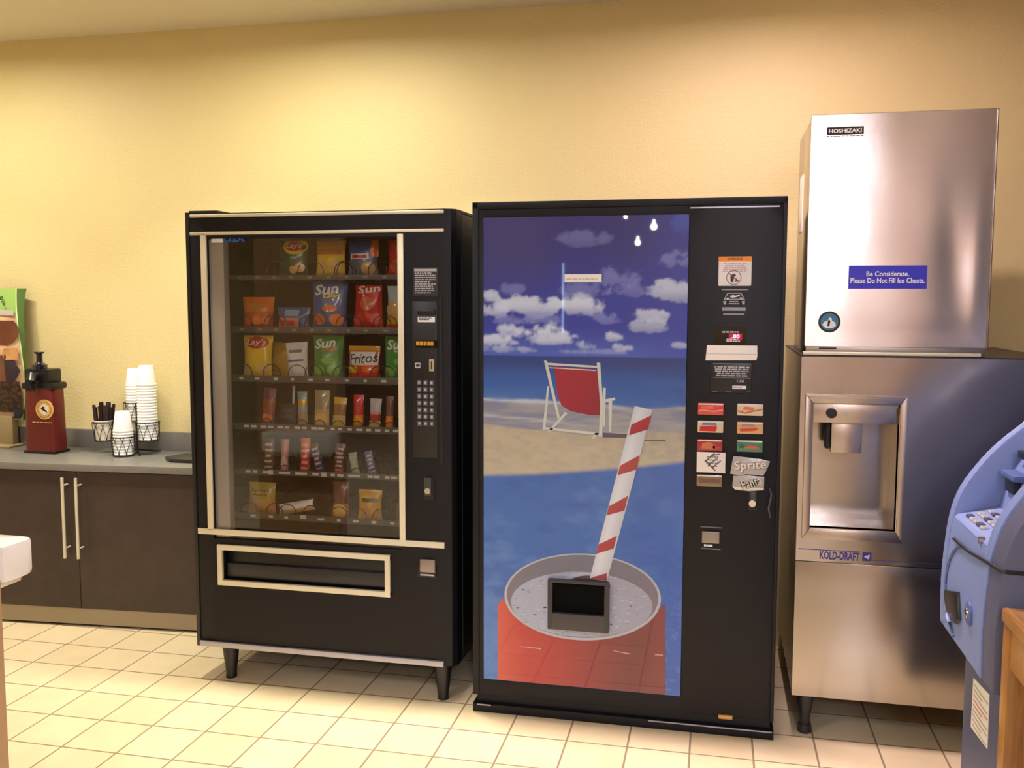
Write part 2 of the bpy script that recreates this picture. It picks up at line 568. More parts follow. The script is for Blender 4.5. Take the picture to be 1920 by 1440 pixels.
blob(1.1818, 1.2384, lambda z: -0.5047 + .05 * (1 - c_(z, 1.1715, 1.2538)), lambda z: fx(z) - .012, mat('tan_palm_print', (190, 138, 88), 0.5, var=0.2, vscale=14), 3)
blob(1.0687, 1.2075, lambda z: -0.4944, lambda z: fx(z) - .010 - .05 * abs(z - 1.1304) / .07, mat('dark_shirt_print', (50, 34, 44), 0.5), 4)
blob(1.0481, 1.2024, lambda z: xl, lambda z: -0.5202 + .02 * c_(z, 1.0378, 1.2127), mat('brown_arm_print', (120, 76, 56), 0.5, var=0.2, vscale=10), 4)
blob(0.9195, 1.0738, lambda z: xl, lambda z: -0.4996 + .075 * c_(z, 0.8835, 1.1613), bean_mat(), 4)
blob(0.8887, 0.9350, lambda z: -0.4790 - .02 * (z < 0.8938), lambda z: -0.4533 + .035 * (z - 0.8887) / .045, mat('navy_print', (52, 44, 62), 0.5), 4)
surf = lambda x, z: bulge(z) - 0.0005
mb.text("'s", -0.5202, -0.4996, 1.4462, 1.4657, 0, M_INK, 0.02, surf=surf)
mb.text("e", -0.5315, -0.5119, 1.4719, 1.4904, 0, M_INK, 0.02, surf=surf)
mb.build('printed_face', t, 60)
mb = MB()
bag_rows(zs, fx, sx_, lambda z, u: bulge(z) + .02 + .018 * u, M_GREEN, mb, 3)
bag_rows(zs, sx_, lambda z: xl, lambda z, u: bulge(z) + .038 + .03 * math.sin(math.pi * u), M_GREEN, mb, 2)
mb.build('gusset', t, 60)
mb = MB()
mb.box(-0.66, -0.50, 0.56, 0.60, COUNTER_Z, 0.90, mat('tan_board', (150, 132, 92), 0.7), 0.004)
mb.box(-0.70, -0.47, 0.50, 0.618, COUNTER_Z, 0.758, mat('tan_board', (150, 132, 92), 0.7), 0.003)
mb.build('stand', t)

# ------------------------------------------------------------------ cup rack
BASK = {'front': (0.2075, 0.432, 0.752, 0.046, 0.052), 'right': (0.289, 0.505, 0.814, 0.047, 0.053),
        'back': (0.188, 0.560, 0.898, 0.045, 0.050), 'left': (0.058, 0.500, 0.806, 0.041, 0.050)}
POLE = (0.226, 0.512)
t = thing('cup_rack', 'dark wire cup rack with four round baskets on the grey countertop', 'cup rack', (*POLE, COUNTER_Z))
mb = MB()
mb.tube([(*POLE, COUNTER_Z + 0.004), (*POLE, 0.99)], 0.004, M_WIRE)
for dx, dy in ((0.075, 0.075), (-0.085, 0.06), (0.06, -0.07), (-0.10, 0.0)):
    mb.tube([(*POLE, COUNTER_Z + 0.02), (POLE[0] + dx * .6, POLE[1] + dy * .6, COUNTER_Z + 0.008), (POLE[0] + dx, POLE[1] + dy, COUNTER_Z + 0.004)], 0.0035, M_WIRE)
mb.build('pole', t)
def ring(cx, cy, z, r, n=24):
    return [(cx + r * math.cos(2 * math.pi * k / n), cy + r * math.sin(2 * math.pi * k / n), z) for k in range(n)]
for k, (cx, cy, zb_, rb, rt) in BASK.items():
    mb = MB()
    zt_ = zb_ + 0.088
    mb.tube(ring(cx, cy, zb_, rb), 0.0026, M_WIRE, 6, True)
    mb.tube(ring(cx, cy, zt_, rt), 0.0026, M_WIRE, 6, True)
    for q in range(3):
        a = math.pi * q / 3
        mb.tube([(cx + rb * math.cos(a), cy + rb * math.sin(a), zb_), (cx - rb * math.cos(a), cy - rb * math.sin(a), zb_)], 0.0018, M_WIRE, 6)
    for q in range(9):
        for s in (1, -1):
            pts = []
            for i in range(7):
                u = i / 6
                a = 2 * math.pi * (q / 9) + s * (u ** 1.6) * 0.52
                r = (rb + (rt - rb) * u) + 0.002
                pts.append((cx + r * math.cos(a), cy + r * math.sin(a), zb_ + u * 0.088))
            mb.tube(pts, 0.0014, M_WIRE, 5)
    dx, dy = POLE[0] - cx, POLE[1] - cy
    L = math.hypot(dx, dy)
    mb.tube([(cx + dx / L * rt, cy + dy / L * rt, zt_), (*POLE, zt_)], 0.003, M_WIRE, 6)
    mb.tube([(cx + dx / L * rb, cy + dy / L * rb, zb_), (*POLE, zb_)], 0.003, M_WIRE, 6)
    mb.build('basket', t)

M_FOAM = mat('white_foam', (244, 244, 240), 0.6)
PITCH = 0.0135
ORD = ['topmost', 'second', 'third', 'fourth', 'fifth', 'sixth', 'seventh', 'eighth', 'ninth', 'tenth', 'eleventh', 'twelfth', 'thirteenth', 'fourteenth',
       'fifteenth', 'sixteenth', 'seventeenth', 'eighteenth', 'nineteenth', 'twentieth']
cup0 = MB().lathe([(0.0, 0.0915), (0.0285, 0.0915), (0.0300, 0.090), (0.0420, 0.009), (0.0420, 0.0), (0.0435, 0), (0.0455, 0.002), (0.0455, 0.007), (0.0435, 0.009), (0.0315, 0.092), (0.0300, 0.094), (0.0, 0.094)], 0, 0, M_FOAM, 28)
cup_me = None
for key, n, sname, zoff in (('front', 9, 'short stack at the front of the rack', .004), ('right', 20, 'tallest stack in the rack', .004), ('back', 13, 'stack in the high basket of the rack', .004)):
    cx, cy, zb_, rb, rt = BASK[key]
    s = 0.90 if key == 'back' else 1.0
    for i in range(n):
        lab = ('topmost white foam cup of the ' if i == 0 else ORD[i] + ' white foam cup down the ') + sname
        if cup_me is None:
            cup_me = solo(cup0, 'foam_cup', lab, 'cup', (0, 0, 0), 'stacked foam cups in the cup rack')
            o = cup_me
        else:
            o = cup_me.copy()
            C.objects.link(o)
            o['label'] = lab
        o.location = (cx, cy, zb_ + zoff + (n - 1 - i) * PITCH)
        o.scale = (s, s, s)
cx, cy, zb_, rb, rt = BASK['left']
solo(MB().lathe([(0.036, 0.0), (0.044, 0.088), (0.0465, 0.090), (0.0465, 0.094), (0.043, 0.094), (0.0345, 0.004), (0.0, 0.004)], cx, cy, mat('white_paper_cup', (236, 226, 206), 0.6), 28, zb_ + .004), 'paper_cup', 'cream paper cup holding black stirrers in the low basket', 'cup', (cx, cy, zb_ + .004))
st0 = None
for i in range(16):
    x = cx - 0.024 + 0.064 * ((i * 7) % 16) / 15
    y = cy - 0.018 + 0.036 * ((i * 5) % 16) / 15
    if math.hypot(x - cx, y - cy) > 0.031:
        s = 0.030 / math.hypot(x - cx, y - cy)
        x, y = cx + (x - cx) * s, cy + (y - cy) * s
    if st0 is None:
        mb = MB().box(-0.0085, 0.0085, -0.0016, 0.0016, 0, 0.176, mat('black_stirrer_plastic', (40, 24, 30), 0.4), 0.0006, 1)
        st0 = o = solo(mb, 'coffee_stirrer', 'flat black coffee stirrer standing in the cream paper cup', 'stirrer', (0, 0, 0), 'black stirrers in the paper cup')
    else:
        o = st0.copy()
        C.objects.link(o)
    o.location = (x, y, zb_ + 0.009)
    o.rotation_euler = (0.05 * math.sin(i * 2.1), 0.10 * (x - cx) / 0.03 + 0.03 * math.sin(i), 0.5 * math.sin(i * 1.7))
    o.scale = (1, 1, 0.93 + 0.07 * math.sin(i * 3.3))

# tray at the machine's side
t = MB().prism([(0.462, 0.372), (0.516, 0.318), (0.92, 0.318), (0.92, 0.475), (0.50, 0.475)], 0.7485, 0.7655, mat('black_tray', (40, 40, 38), 0.4), 'z', bev=0.004)
solo(t, 'serving_tray', 'flat black tray on the grey countertop beside the snack machine', 'tray', (0.7, 0.4, 0.7485))
# ------------------------------------------------------------------ snack vending machine
SL, SR, SZ0, SZ1 = 0.952, 2.000, 0.135, 1.797
SF, SB = -0.20, 0.60            # door face, back
snack = thing('vending_machine', 'black snack vending machine with a glass front and champagne trim', 'vending machine', (1.47, 0.2, 0))
MB().box(SL, SL + .03, -0.118, SB, SZ0, SZ1 - .012, M_BLACK, .002) \
    .box(SR - .12, SR, -0.118, SB, SZ0, SZ1 - .012, M_BLACK, .002) \
    .box(SL + .03, SR - .12, SB - .03, SB, SZ0, SZ1 - .012, M_BLACK) \
    .box(SL, SR, -0.118, SB, SZ1 - .012, SZ1, M_BLACK, .003) \
    .box(SL + .03, SR - .12, -0.118, SB - .03, SZ0, 0.44, M_BLACK) \
    .box(SL + .03, SR - .12, -0.118, SB - .03, 1.70, SZ1 - .012, M_BLACK) \
    .box(SL + .03, SL + .045, -0.118, SB - .03, 0.44, 1.70, M_DARK) \
    .box(SR - .135, SR - .12, -0.118, SB - .03, 0.44, 1.70, M_DARK) \
    .box(SL + .045, SR - .135, 0.40, 0.41, 0.44, 1.70, M_DARK).build('cabinet', snack)
WX0, WX1, WZ0, WZ1 = 1.030, 1.790, 0.562, 1.703     # glass opening in the door
# the door: a frame round the window, rounded at its right edge
mb = MB()
mb.box(SL, WX0, SF, -0.120, SZ0, SZ1, M_BLACK, .003)
mb.prism([(WX1, SF), (1.962, SF), (1.980, SF + .006), (1.994, SF + .022), (1.998, SF + .05), (1.998, -.12), (WX1, -.12)], SZ0, SZ1, M_BLACK, 'z')
mb.box(WX0, WX1, SF, -0.120, WZ1, SZ1, M_BLACK)
DX0, DX1, DZ0, DZ1 = 1.0717, 1.724, 0.3987, 0.5222
mb.box(WX0, WX1, SF, -0.120, DZ1, WZ0, M_BLACK)
mb.box(WX0, DX0, SF, -0.120, DZ0, DZ1, M_BLACK).box(DX1, WX1, SF, -0.120, DZ0, DZ1, M_BLACK)
mb.box(WX0, WX1, SF, -0.120, SZ0, DZ0, M_BLACK)
door = mb.build('door', snack, 30)
# raised side edge and top lip of the door
MB().box(SL - .004, SL + .012, SF - .004, -0.10, SZ0 - .004, SZ1 + .004, M_BLACK2, .002).box(SL + .012, 1.08, SF - .002, 0.05, SZ1, SZ1 + .010, M_BLACK2, .002).build('edge_strip', door)
yb_ = SF - .007
for nm, m, (x0, x1, z0, z1) in (
        ('trim_strip', M_CHAMP, (0.9688, 1.9554, 1.781, 1.7925)), ('trim_strip', M_CHAMP, (0.9667, 1.9551, 1.7159, 1.7274)),
        ('trim_strip', M_CHAMP, (1.0096, 1.033, 0.5941, 1.7216)), ('trim_strip', M_CHAMP, (1.784, 1.8063, 0.5997, 1.7117)),
        ('trim_strip', M_CHAMP, (0.9665, 1.9542, 0.5774, 0.5998))):
    MB().box(x0, x1, yb_, SF + .001, z0, z1, m, .0015).build(nm, door)
x0, x1, z0, z1 = 0.9642, 1.9503, 0.1347, 0.1555
MB().box(x0, x1, SF - .012, SF + .001, z0, z1, M_SILVER, .002).build('kick_strip', door)
# delivery opening
x0, x1, z0, z1 = 1.048, 1.7469, 0.3822, 0.5407
w = 0.0205
mb = MB()
mb.box(x0, x1, SF - .012, SF + .004, z1 - w, z1, M_CHAMP, .002).box(x0, x1, SF - .012, SF + .004, z0, z0 + w, M_CHAMP, .002)
mb.box(x0, x0 + w, SF - .0122, SF + .004, z0 + .002, z1 - .002, M_CHAMP, .002).box(x1 - w, x1, SF - .0122, SF + .004, z0 + .002, z1 - .002, M_CHAMP, .002)
mb.build('delivery_frame', door)
mb = MB().box(DX0 + .002, DX1 - .002, SF + .028, SF + .036, DZ0 + .001, DZ1 - .001, M_BLACK2, .002)
mb.box(DX0 + .004, DX1 - .004, SF + .012, SF + .028, DZ0 + .012, DZ0 + .066, mat('flap_black', (40, 40, 42), .3), .004)
mb.build('delivery_flap', door)
# pane
MB().box(WX0 - .004, WX1 + .004, SF + .012, SF + .016, WZ0 - .004, WZ1 + .004, M_GLASS).build('window_pane', door, 0)
mb = MB()
x0, x1, z0, z1 = 1.0458, 1.0941, 1.6888, 1.7126
mb.quad([(x0, SF + .0114, z0), (x1, SF + .0114, z0), (x1, SF + .0114, z1), (x0, SF + .0114, z1)], mat('pale_sticker', (226, 236, 236), .6))
x0, x1, z0, z1 = 1.0963, 1.1834, 1.69, 1.7117
mb.text('USA', x0, x1, z0, z1, SF + .0114, mat('blue_lettering', (28, 104, 190), .5), .03)
mb.build('sticker', door)
# light housing down the left of the window
x0, x1, z0, z1 = 1.0247, 1.0897, 0.5813, 1.7196
MB().box(x0, x1, SF + .020, SF + .060, WZ0, WZ1, mat('grey_light_housing', (206, 202, 194), .5), .006).build('lamp_housing', door)
# control panel
mb = MB()
x0, x1, z0, z1 = 1.8408, 1.9249, 0.9118, 1.4677
CPX0, CPX1 = x0, x1
mb.box(x0 - .004, x1 + .004, SF - .003, SF + .002, z0 - .004, z1 + .004, M_BLACK2, .002)
gx0, gx1, gz0, gz1 = 1.9408, 1.9488, 0.887, 1.4886
mb.box(gx0, gx1, SF - .004, SF + .002, gz0, gz1, mat('groove_black', (8, 8, 10), .6))
sx0, sx1, sz0, sz1 = 1.8566, 1.9242, 1.4241, 1.4431
mb.box(sx0, sx1, SF - .010, SF, sz0, sz1, M_BLACK2, .003)
sx0, sx1, sz0, sz1 = 1.8584, 1.9221, 1.3975, 1.4165
mb.box(sx0, sx1, SF - .0045, SF, sz0, sz1, M_WHITE)
mb.lines(sx0 + .004, sx1 - .006, sz0 + .004, sz1 - .003, 2, SF - .0048, M_INK, .5, seed=5)
sx0, sx1, sz0, sz1 = 1.8472, 1.8673, 1.2327, 1.2519
mb.box(sx0, sx1, SF - .0045, SF, sz0, sz1, M_GREYPR)
mb.box(sx0 + .004, sx1 - .003, SF - .0048, SF, sz0 + .005, sz1 - .005, M_INK)
panel = mb.build('control_panel', door)
sx0, sx1, sz0, sz1 = 1.8518, 1.9296, 1.3098, 1.3289
mb = MB().box(sx0 - .003, sx1 + .002, SF - .004, SF - .002, sz0 - .004, sz1 + .003, mat('display_window', (26, 20, 12), .15))
mb.lines(sx0, sx1, sz0 + .003, sz1, 1, SF - .0043, mat('amber_segments', (120, 92, 20), .5, emit=(255, 170, 20), estr=0.28), .95, seed=11)
mb.build('display', panel)
sx0, sx1, sz0, sz1 = 1.9003, 1.9192, 1.2221, 1.2662
MB().box(sx0, sx1, SF - .008, SF, sz0, sz1, mat('coin_plate', (176, 166, 138), .4, .4), .002).box((sx0 + sx1) / 2 - .002, (sx0 + sx1) / 2 + .002, SF - .0085, SF, sz0 + .008, sz1 - .008, M_INK).build('coin_slot', panel)
kx0, kx1, kz0, kz1 = 1.8513, 1.9215, 1.021, 1.1929
mb = MB()
M_KEY = mat('key_grey', (84, 84, 88), .4)
for r in range(7):
    for c in range(3):
        a = kx0 + (kx1 - kx0) * c / 3 + .0025
        b = kx0 + (kx1 - kx0) * (c + 1) / 3 - .0025
        zt = kz1 - (kz1 - kz0) * r / 7 - .0025
        zb = kz1 - (kz1 - kz0) * (r + 1) / 7 + .0025
        mb.box(a, b, SF - .008, SF, zb, zt, M_KEY, .002, 1)
        mb.box((a + b) / 2 - .0035, (a + b) / 2 + .0035, SF - .0083, SF, (zb + zt) / 2 - .0045, (zb + zt) / 2 + .0045, M_GREYPR)
mb.build('keypad', panel)
x0, x1, z0, z1 = 1.8454, 1.9287, 1.4961, 1.5867
mb = MB().box(x0 - .004, x1 + .004, SF - .0012, SF, z0 - .005, z1 + .005, mat('instruction_plate', (40, 38, 38), .45))
mb.box(x0, x1, SF - .0016, SF, z1 - .009, z1, M_GREYPR)
mb.lines(x0 + .002, x1, z0, z1 - .013, 10, SF - .0016, M_GREYPR, .5, seed=4)
mb.build('instruction_plate', door)
# T handle lock
x0, x1, z0, z1 = 1.8805, 1.9148, 0.7539, 0.8363
mb = MB().box(x0 - .003, x1 + .002, SF - .004, SF + .001, z0, z1, mat('groove_black', (8, 8, 10), .6), .002)
mb.box(x0, x1 - .006, SF - .016, SF, z0 + .018, z1, mat('handle_grey', (58, 60, 62), .35), .004)
cx, cz = (1.8956, 0.7891)
mb.disc(cx, cz, SF - .02, SF, .011, M_CHROME, 20)
mb.build('lock_handle', door)
x0, x1, z0, z1 = 1.8521, 1.9234, 0.466, 0.5378
mb = MB().box(x0, x1, SF - .006, SF + .001, z0, z0 + .05, M_BLACK2, .003)
mb.box(x0 + .010, x1 - .004, SF - .011, SF, z0 + .020, z1 - .004, mat('coin_cup', (150, 140, 132), .35, .5), .003)
mb.box(x0 + .012, x1 - .008, SF - .012, SF, z0 + .008, z0 + .014, M_SILVER)
mb.build('coin_return', door)
# tapered legs
for x, y in ((1.068, -0.160), (1.938, -0.172), (1.068, 0.55), (1.938, 0.55)):
    MB().lathe([(0.021, 0), (0.021, 0.012), (0.020, 0.014), (0.034, SZ0), (0.034, SZ0 + .001)], x, y, M_BLACK2, 16).build('leg', snack)
MB().lathe([(0.07, .072), (0.09, .09), (0.09, SZ0)], 1.46, 0.18, M_BLACK2, 24).build('drain_pan', snack)

# ---- shelves with price tags and spirals
FY = -0.100                                # shelf front
M_SHELF = mat('shelf_grey', (92, 92, 84), .4, .3)
M_TAG = mat('price_tag', (206, 206, 204), .5)
M_TAG_SHADE = mat('shaded_price_tag', (138, 134, 126), .5)  # shade on the upper shelves put into the tag colour
SHZ = [(1.4297, 1.5605)[1], (1.4262, 1.3619)[1], (1.4229, 1.1734)[1], (1.4197, 0.9872)[1], (1.4166, 0.8095)[1], (1.4135, 0.6344)[1]]
LIPH = [.018, .024, .026, .026, .022, .024]
IX0, IX1 = 1.002, 1.862
shelves = []
tagpx = [[450, 484, 517, 549, 584, 619, 653, 687, 722], [452, 487, 519, 553, 587, 619, 655, 687, 724], [449, 480, 516, 548, 583, 614, 651, 685, 719],
         [457, 471, 490, 504, 523, 536, 556, 569, 588, 601, 623, 637, 655, 673, 690, 707, 724, 740], [458, 472, 492, 502, 524, 535, 556, 567, 589, 605, 622, 636, 657, 668, 692, 704, 724, 736],
         [466, 501, 531, 564, 598, 632, 664, 698, 732]]
TAGX = [[(1.1114, 1.5615)[0] + (t - 450) * ((1.7361, 1.5595)[0] - ((1.1114, 1.5615)[0])) / 290.0 for t in r] for r in tagpx]
rnd = random.Random(3)
for k in range(6):
    z1 = SHZ[k] + LIPH[k] / 2
    z0 = SHZ[k] - LIPH[k] / 2
    mb = MB().box(IX0, IX1, FY - .003, FY, z0, z1, M_SHELF, .001).box(IX0, IX1, FY, 0.36, z0, z0 + .004, M_SHELF)
    s = mb.build('shelf', snack)
    shelves.append((s, z0 + .004))
    for i, x in enumerate(TAGX[k]):
        w = rnd.uniform(.006, .010) if k < 3 else rnd.uniform(.007, .013)
        big = (k == 4 and i in (3, 9)) or (k == 5 and i == 3)
        h = .0045 if not big else .008
        zc = SHZ[k] + (0 if k != 5 or not big else .006)
        MB().box(x - w, x + w, FY - .0045, FY - .0028, zc - h, zc + h, M_TAG if (k > 1 or big) else M_TAG_SHADE).build('price_tag', s)
def spiral(x, zf, r, sgn, shelf, front=FY + .003, back_from=0.0):
    zc = zf + r - .010
    pts = []
    for i in range(31):
        a = -math.pi / 2 + sgn * 2 * math.pi * 1.15 * i / 30
        pts.append((x + r * math.cos(a), front + .008 * i / 30, zc + r * math.sin(a)))
    rear = []
    for i in range(49):
        a = -math.pi / 2 + sgn * 2 * math.pi * 3 * i / 48
        rear.append((x + r * math.cos(a), back_from + .06 + .24 * i / 48, zc + r * math.sin(a)))
    mb = MB().tube(pts[::-1][3:] + [], .0017, M_WIRE, 5).tube(rear, .0017, M_WIRE, 4).tube([(x, front, zc - r), (x, back_from + .06, zc - r)], .0017, M_WIRE, 4)
    mb.build('spiral_coil', shelf)

# ---- packets of snacks
def packet(label, px, shelf, y, th, bands, group, extras=None, lean=0.04, taper=0.0, tilt=0.0, crimp=0.06, name='chip_bag', cat='chip bag', seed=0, nx=12, nz=16, yaw=0.0):
    """pillow packet. px = x0, x1, z0, z1; bands = [(from height 0..1, material)]; extras(mb, surf, box) adds the print"""
    x0, x1, z0, z1 = px
    z0 = shelf[1] + 0.0045 if tilt == 0 else z0
    r = random.Random(seed)
    ph = [r.uniform(0, 6.28) for _ in range(6)]
    W, H = x1 - x0, z1 - z0
    cxm = (x0 + x1) / 2
    def thick(u, v):
        a = max(0.0, math.sin(math.pi * u)) ** 0.55
        vv = min(max((v - crimp) / (1 - 2 * crimp), 0), 1)
        b = max(0.0, math.sin(math.pi * vv)) ** 0.5
        wr = 1 + .16 * math.sin(9 * u + ph[0] + 5 * v) + .10 * math.sin(13 * v + ph[1] - 7 * u)
        return th * .5 * a * b * wr
    def half_w(v):
        return 1 - taper * v + .02 * math.sin(5 * v + ph[2]) - .085 * math.sin(math.pi * v)
    def front(u, v):
        return y + lean * v * H * 2 - thick(u, v) + .0006 * math.sin(60 * u) * (v < crimp or v > 1 - crimp)
    def pos(u, v):
        x = cxm + (u - .5) * W * half_w(v)
        return x, z0 + v * H
    def surf(x, z):
        v = min(max((z - z0) / H, 0), 1)
        u = min(max((x - cxm) / (W * half_w(v)) + .5, 0), 1)
        return front(u, v) - .0008
    mb = MB()
    for side in (0, 1):
        vv, ff = [], []
        for j in range(nz + 1):
            for i in range(nx + 1):
                u, v = i / nx, j / nz
                px_, pz_ = pos(u, v)
                yy = front(u, v) if side == 0 else y + lean * v * H * 2 + thick(u, v) * .9 + .0004
                vv.append((px_, yy, pz_))
        base = len(mb.v)
        mb.v += vv
        for j in range(nz):
            m = bands[0][1]
            for h, mm in bands:
                if (j + .5) / nz >= h:
                    m = mm
            for i in range(nx):
                q = [j * (nx + 1) + i, j * (nx + 1) + i + 1, (j + 1) * (nx + 1) + i + 1, (j + 1) * (nx + 1) + i]
                if side:
                    q = q[::-1]
                mb.f.append(tuple(base + a for a in q))
                mb.m.append(mb.mi(m))
    if extras:
        extras(mb, surf, lambda u0, u1, v0, v1: (x0 + u0 * W, x0 + u1 * W, z0 + v0 * H, z0 + v1 * H))
    base = Vector((cxm, y, z0))
    if tilt or yaw:
        R_ = Matrix.Rotation(tilt, 3, 'Y') @ Matrix.Rotation(yaw, 3, 'Z')
        mb.v = [tuple(R_ @ (Vector(p) - base) + base) for p in mb.v]
        lo = min(p[2] for p in mb.v)
        dz = shelf[1] + .0045 - lo
        mb.v = [(p[0], p[1], p[2] + dz) for p in mb.v]
        base = Vector((cxm, y, shelf[1] + .0045))
    return solo(mb, name, label, cat, base, group)

def ell(mb, surf, bx, m, n=20, eps=.0006):
    """an oval print made of rings so that it follows the packet"""
    x0, x1, z0, z1 = bx
    cx, cz, rx, rz = (x0 + x1) / 2, (z0 + z1) / 2, (x1 - x0) / 2, (z1 - z0) / 2
    v = [(cx, surf(cx, cz) - eps, cz)]
    f = []
    for q in (.5, 1):
        for k in range(n):
            a = 2 * math.pi * k / n
            px_, pz_ = cx + rx * q * math.cos(a), cz + rz * q * math.sin(a)
            v.append((px_, surf(px_, pz_) - eps, pz_))
    for k in range(n):
        k2 = (k + 1) % n
        f.append((0, 1 + k, 1 + k2))
        f.append((1 + k, 1 + n + k, 1 + n + k2, 1 + k2))
    mb.add(v, f, m)
def patch(mb, surf, bx, m, n=6, eps=.0005, sh=0.0):
    x0, x1, z0, z1 = bx
    v = []
    for j in range(n + 1):
        for i in range(n + 1):
            px_, pz_ = x0 + (x1 - x0) * i / n + sh * (j / n - .5), z0 + (z1 - z0) * j / n
            v.append((px_, surf(px_, pz_) - eps, pz_))
    mb.add(v, [(j * (n + 1) + i, j * (n + 1) + i + 1, (j + 1) * (n + 1) + i + 1, (j + 1) * (n + 1) + i) for j in range(n) for i in range(n)], m)
def word(mb, s, bx, surf, m, bold=.02, shear=.2, rot=0.0, eps=.0012, arc=0.0):
    mb.text(s, *bx, 0, m, bold, True, lambda x, z: surf(x, z) - eps, shear, rot, arc)

def ink(rgb):
    return mat('film_%d_%d_%d' % rgb, rgb, .32, coat=.35)
YEL, ORG, RED, GRN, BLU, WHT, DGRN = ink((236, 206, 30)), ink((226, 120, 40)), ink((206, 40, 34)), ink((64, 150, 62)), ink((70, 100, 160)), ink((232, 232, 226)), ink((36, 92, 44))
TAN, PNK, PUR, BRN, GLD, SKY, LGRN, GRY = ink((206, 170, 110)), ink((222, 140, 130)), ink((120, 50, 130)), ink((84, 52, 36)), ink((214, 168, 40)), ink((150, 180, 210)), ink((120, 190, 90)), ink((120, 124, 130))
SIL = ink((186, 176, 172))
CHIP = ink((228, 190, 110))
GB = 'chip bags hanging in the spirals of the snack machine'
PY = -0.055

def lays(bg_oval):
    def ex(mb, surf, B):
        ell(mb, surf, B(.22, .98, .58, 1.0) if bg_oval is YEL else B(.12, .9, .70, .98), bg_oval if bg_oval is YEL else RED)
        if bg_oval is YEL:
            ell(mb, surf, B(.30, .84, .66, .92), RED, eps=.0012)
            word(mb, "Lay's", B(.34, .80, .70, .88), surf, WHT, .02, .15, eps=.002)
            ell(mb, surf, B(.42, .66, .10, .30), CHIP)
            ell(mb, surf, B(.60, .92, .14, .36), CHIP)
        else:
            word(mb, "Lay's", B(.16, .84, .75, .92), surf, WHT, .02, .15, eps=.002)
            ell(mb, surf, B(.55, .98, .08, .40), CHIP)
            ell(mb, surf, B(.05, .4, .08, .34), CHIP)
    return ex
def sun(main, acc, crisp):
    def ex(mb, surf, B):
        word(mb, 'Sun', B(.12, .78, .72, .94), surf, WHT, .03, .15, .1)
        word(mb, 'Chips', B(.38, .84, .64, .75), surf, acc, .03, .15, .1)
        ell(mb, surf, B(.36, .76, .38, .52), crisp)
        ell(mb, surf, B(.08, .44, .12, .34), crisp)
        ell(mb, surf, B(.55, .92, .10, .34), crisp)
    return ex

s1, s2, s3, s4, s5, s6 = shelves
# top shelf
packet('dark green chip bag with red and yellow oval on the top shelf', (1.2483, 1.3739, 1.5762, 1.712), s1, PY, .05, [(0, DGRN)], GB, lays(YEL), seed=1)
def plainchip(mb, surf, B):
    patch(mb, surf, B(.10, .9, .62, .78), ink((190, 120, 40)))
    ell(mb, surf, B(.1, .46, .1, .5), CHIP)
    ell(mb, surf, B(.54, .9, .1, .5), CHIP)
packet('plain dull yellow chip bag on the top shelf', (1.4044, 1.5234, 1.5736, 1.7002), s1, PY, .05, [(0, GLD), (.1, YEL), (.6, GLD)], GB, plainchip, taper=-.04, seed=2)
def bluemix(mb, surf, B):
    patch(mb, surf, B(.78, .99, .52, .96), ORG)
    patch(mb, surf, B(.12, .72, .46, .60), WHT)
    patch(mb, surf, B(.18, .66, .49, .57), RED, eps=.0012)
    ell(mb, surf, B(.1, .5, .08, .36), GRY)
    ell(mb, surf, B(.5, .92, .06, .4), TAN)
packet('grey-blue chip bag with orange corner stripe on the top shelf', (1.5342, 1.6557, 1.5751, 1.7086), s1, PY, .05, [(0, ink((150, 120, 110))), (.06, GRY), (.42, BLU)], GB, bluemix, seed=3)
def redchip(mb, surf, B):
    ell(mb, surf, B(.1, .6, .7, .96), ORG)
    ell(mb, surf, B(.1, .6, .1, .46), ink((224, 96, 70)))
packet('red chip bag cut off by the right trim of the top shelf', (1.6915, 1.8107, 1.5745, 1.7048), s1, PY, .05, [(0, RED)], GB, redchip, seed=4)
# second shelf
def orangeb(mb, surf, B):
    for q in range(3):
        ell(mb, surf, B(.1 + .28 * q, .38 + .28 * q, .15, .42), ORG)
    patch(mb, surf, B(.2, .8, .58, .8), ink((206, 140, 40)))
packet('orange and red chip bag at the left of the second shelf', (1.0949, 1.2235, 1.3727, 1.4864), s2, PY, .05, [(0, RED), (.38, ink((196, 90, 36))), (.55, ORG)], GB, orangeb, taper=-.06, seed=5)
def lowbag(mb, surf, B):
    patch(mb, surf, B(.06, .7, .08, .55), PNK)
    patch(mb, surf, B(.25, .7, .62, .9), SKY)
    patch(mb, surf, B(.12, .3, .2, .44), RED, eps=.0012)
    patch(mb, surf, B(.36, .56, .2, .44), RED, eps=.0012)
packet('low blue and pink snack pouch on the second shelf', (1.2409, 1.3762, 1.3739, 1.4477), s2, PY, .035, [(0, BLU)], GB, lowbag, name='snack_pouch', cat='snack bag', seed=6)
packet('blue chip bag with yellow lettering on the second shelf', (1.3837, 1.5295, 1.371, 1.5494), s2, PY, .055, [(0, BLU)], GB, sun(BLU, YEL, ORG), seed=7)
def sunred(mb, surf, B):
    word(mb, 'Sun', B(.22, .9, .74, .88), surf, WHT, .02, .15, .1)
    ell(mb, surf, B(.3, .76, .4, .66), ink((214, 110, 70)))
    ell(mb, surf, B(.04, .4, .12, .32), ink((220, 80, 70)))
    ell(mb, surf, B(.6, .96, .12, .34), ink((220, 80, 70)))
packet('red chip bag with black top edge on the second shelf', (1.551, 1.6749, 1.3682, 1.555), s2, PY, .055, [(0, M_INK), (.04, RED), (.86, M_INK)], GB, sunred, seed=8, taper=.1)
def paleb(mb, surf, B):
    ell(mb, surf, B(.0, .7, .3, .66), TAN)
    patch(mb, surf, B(.0, .8, .02, .16), RED)
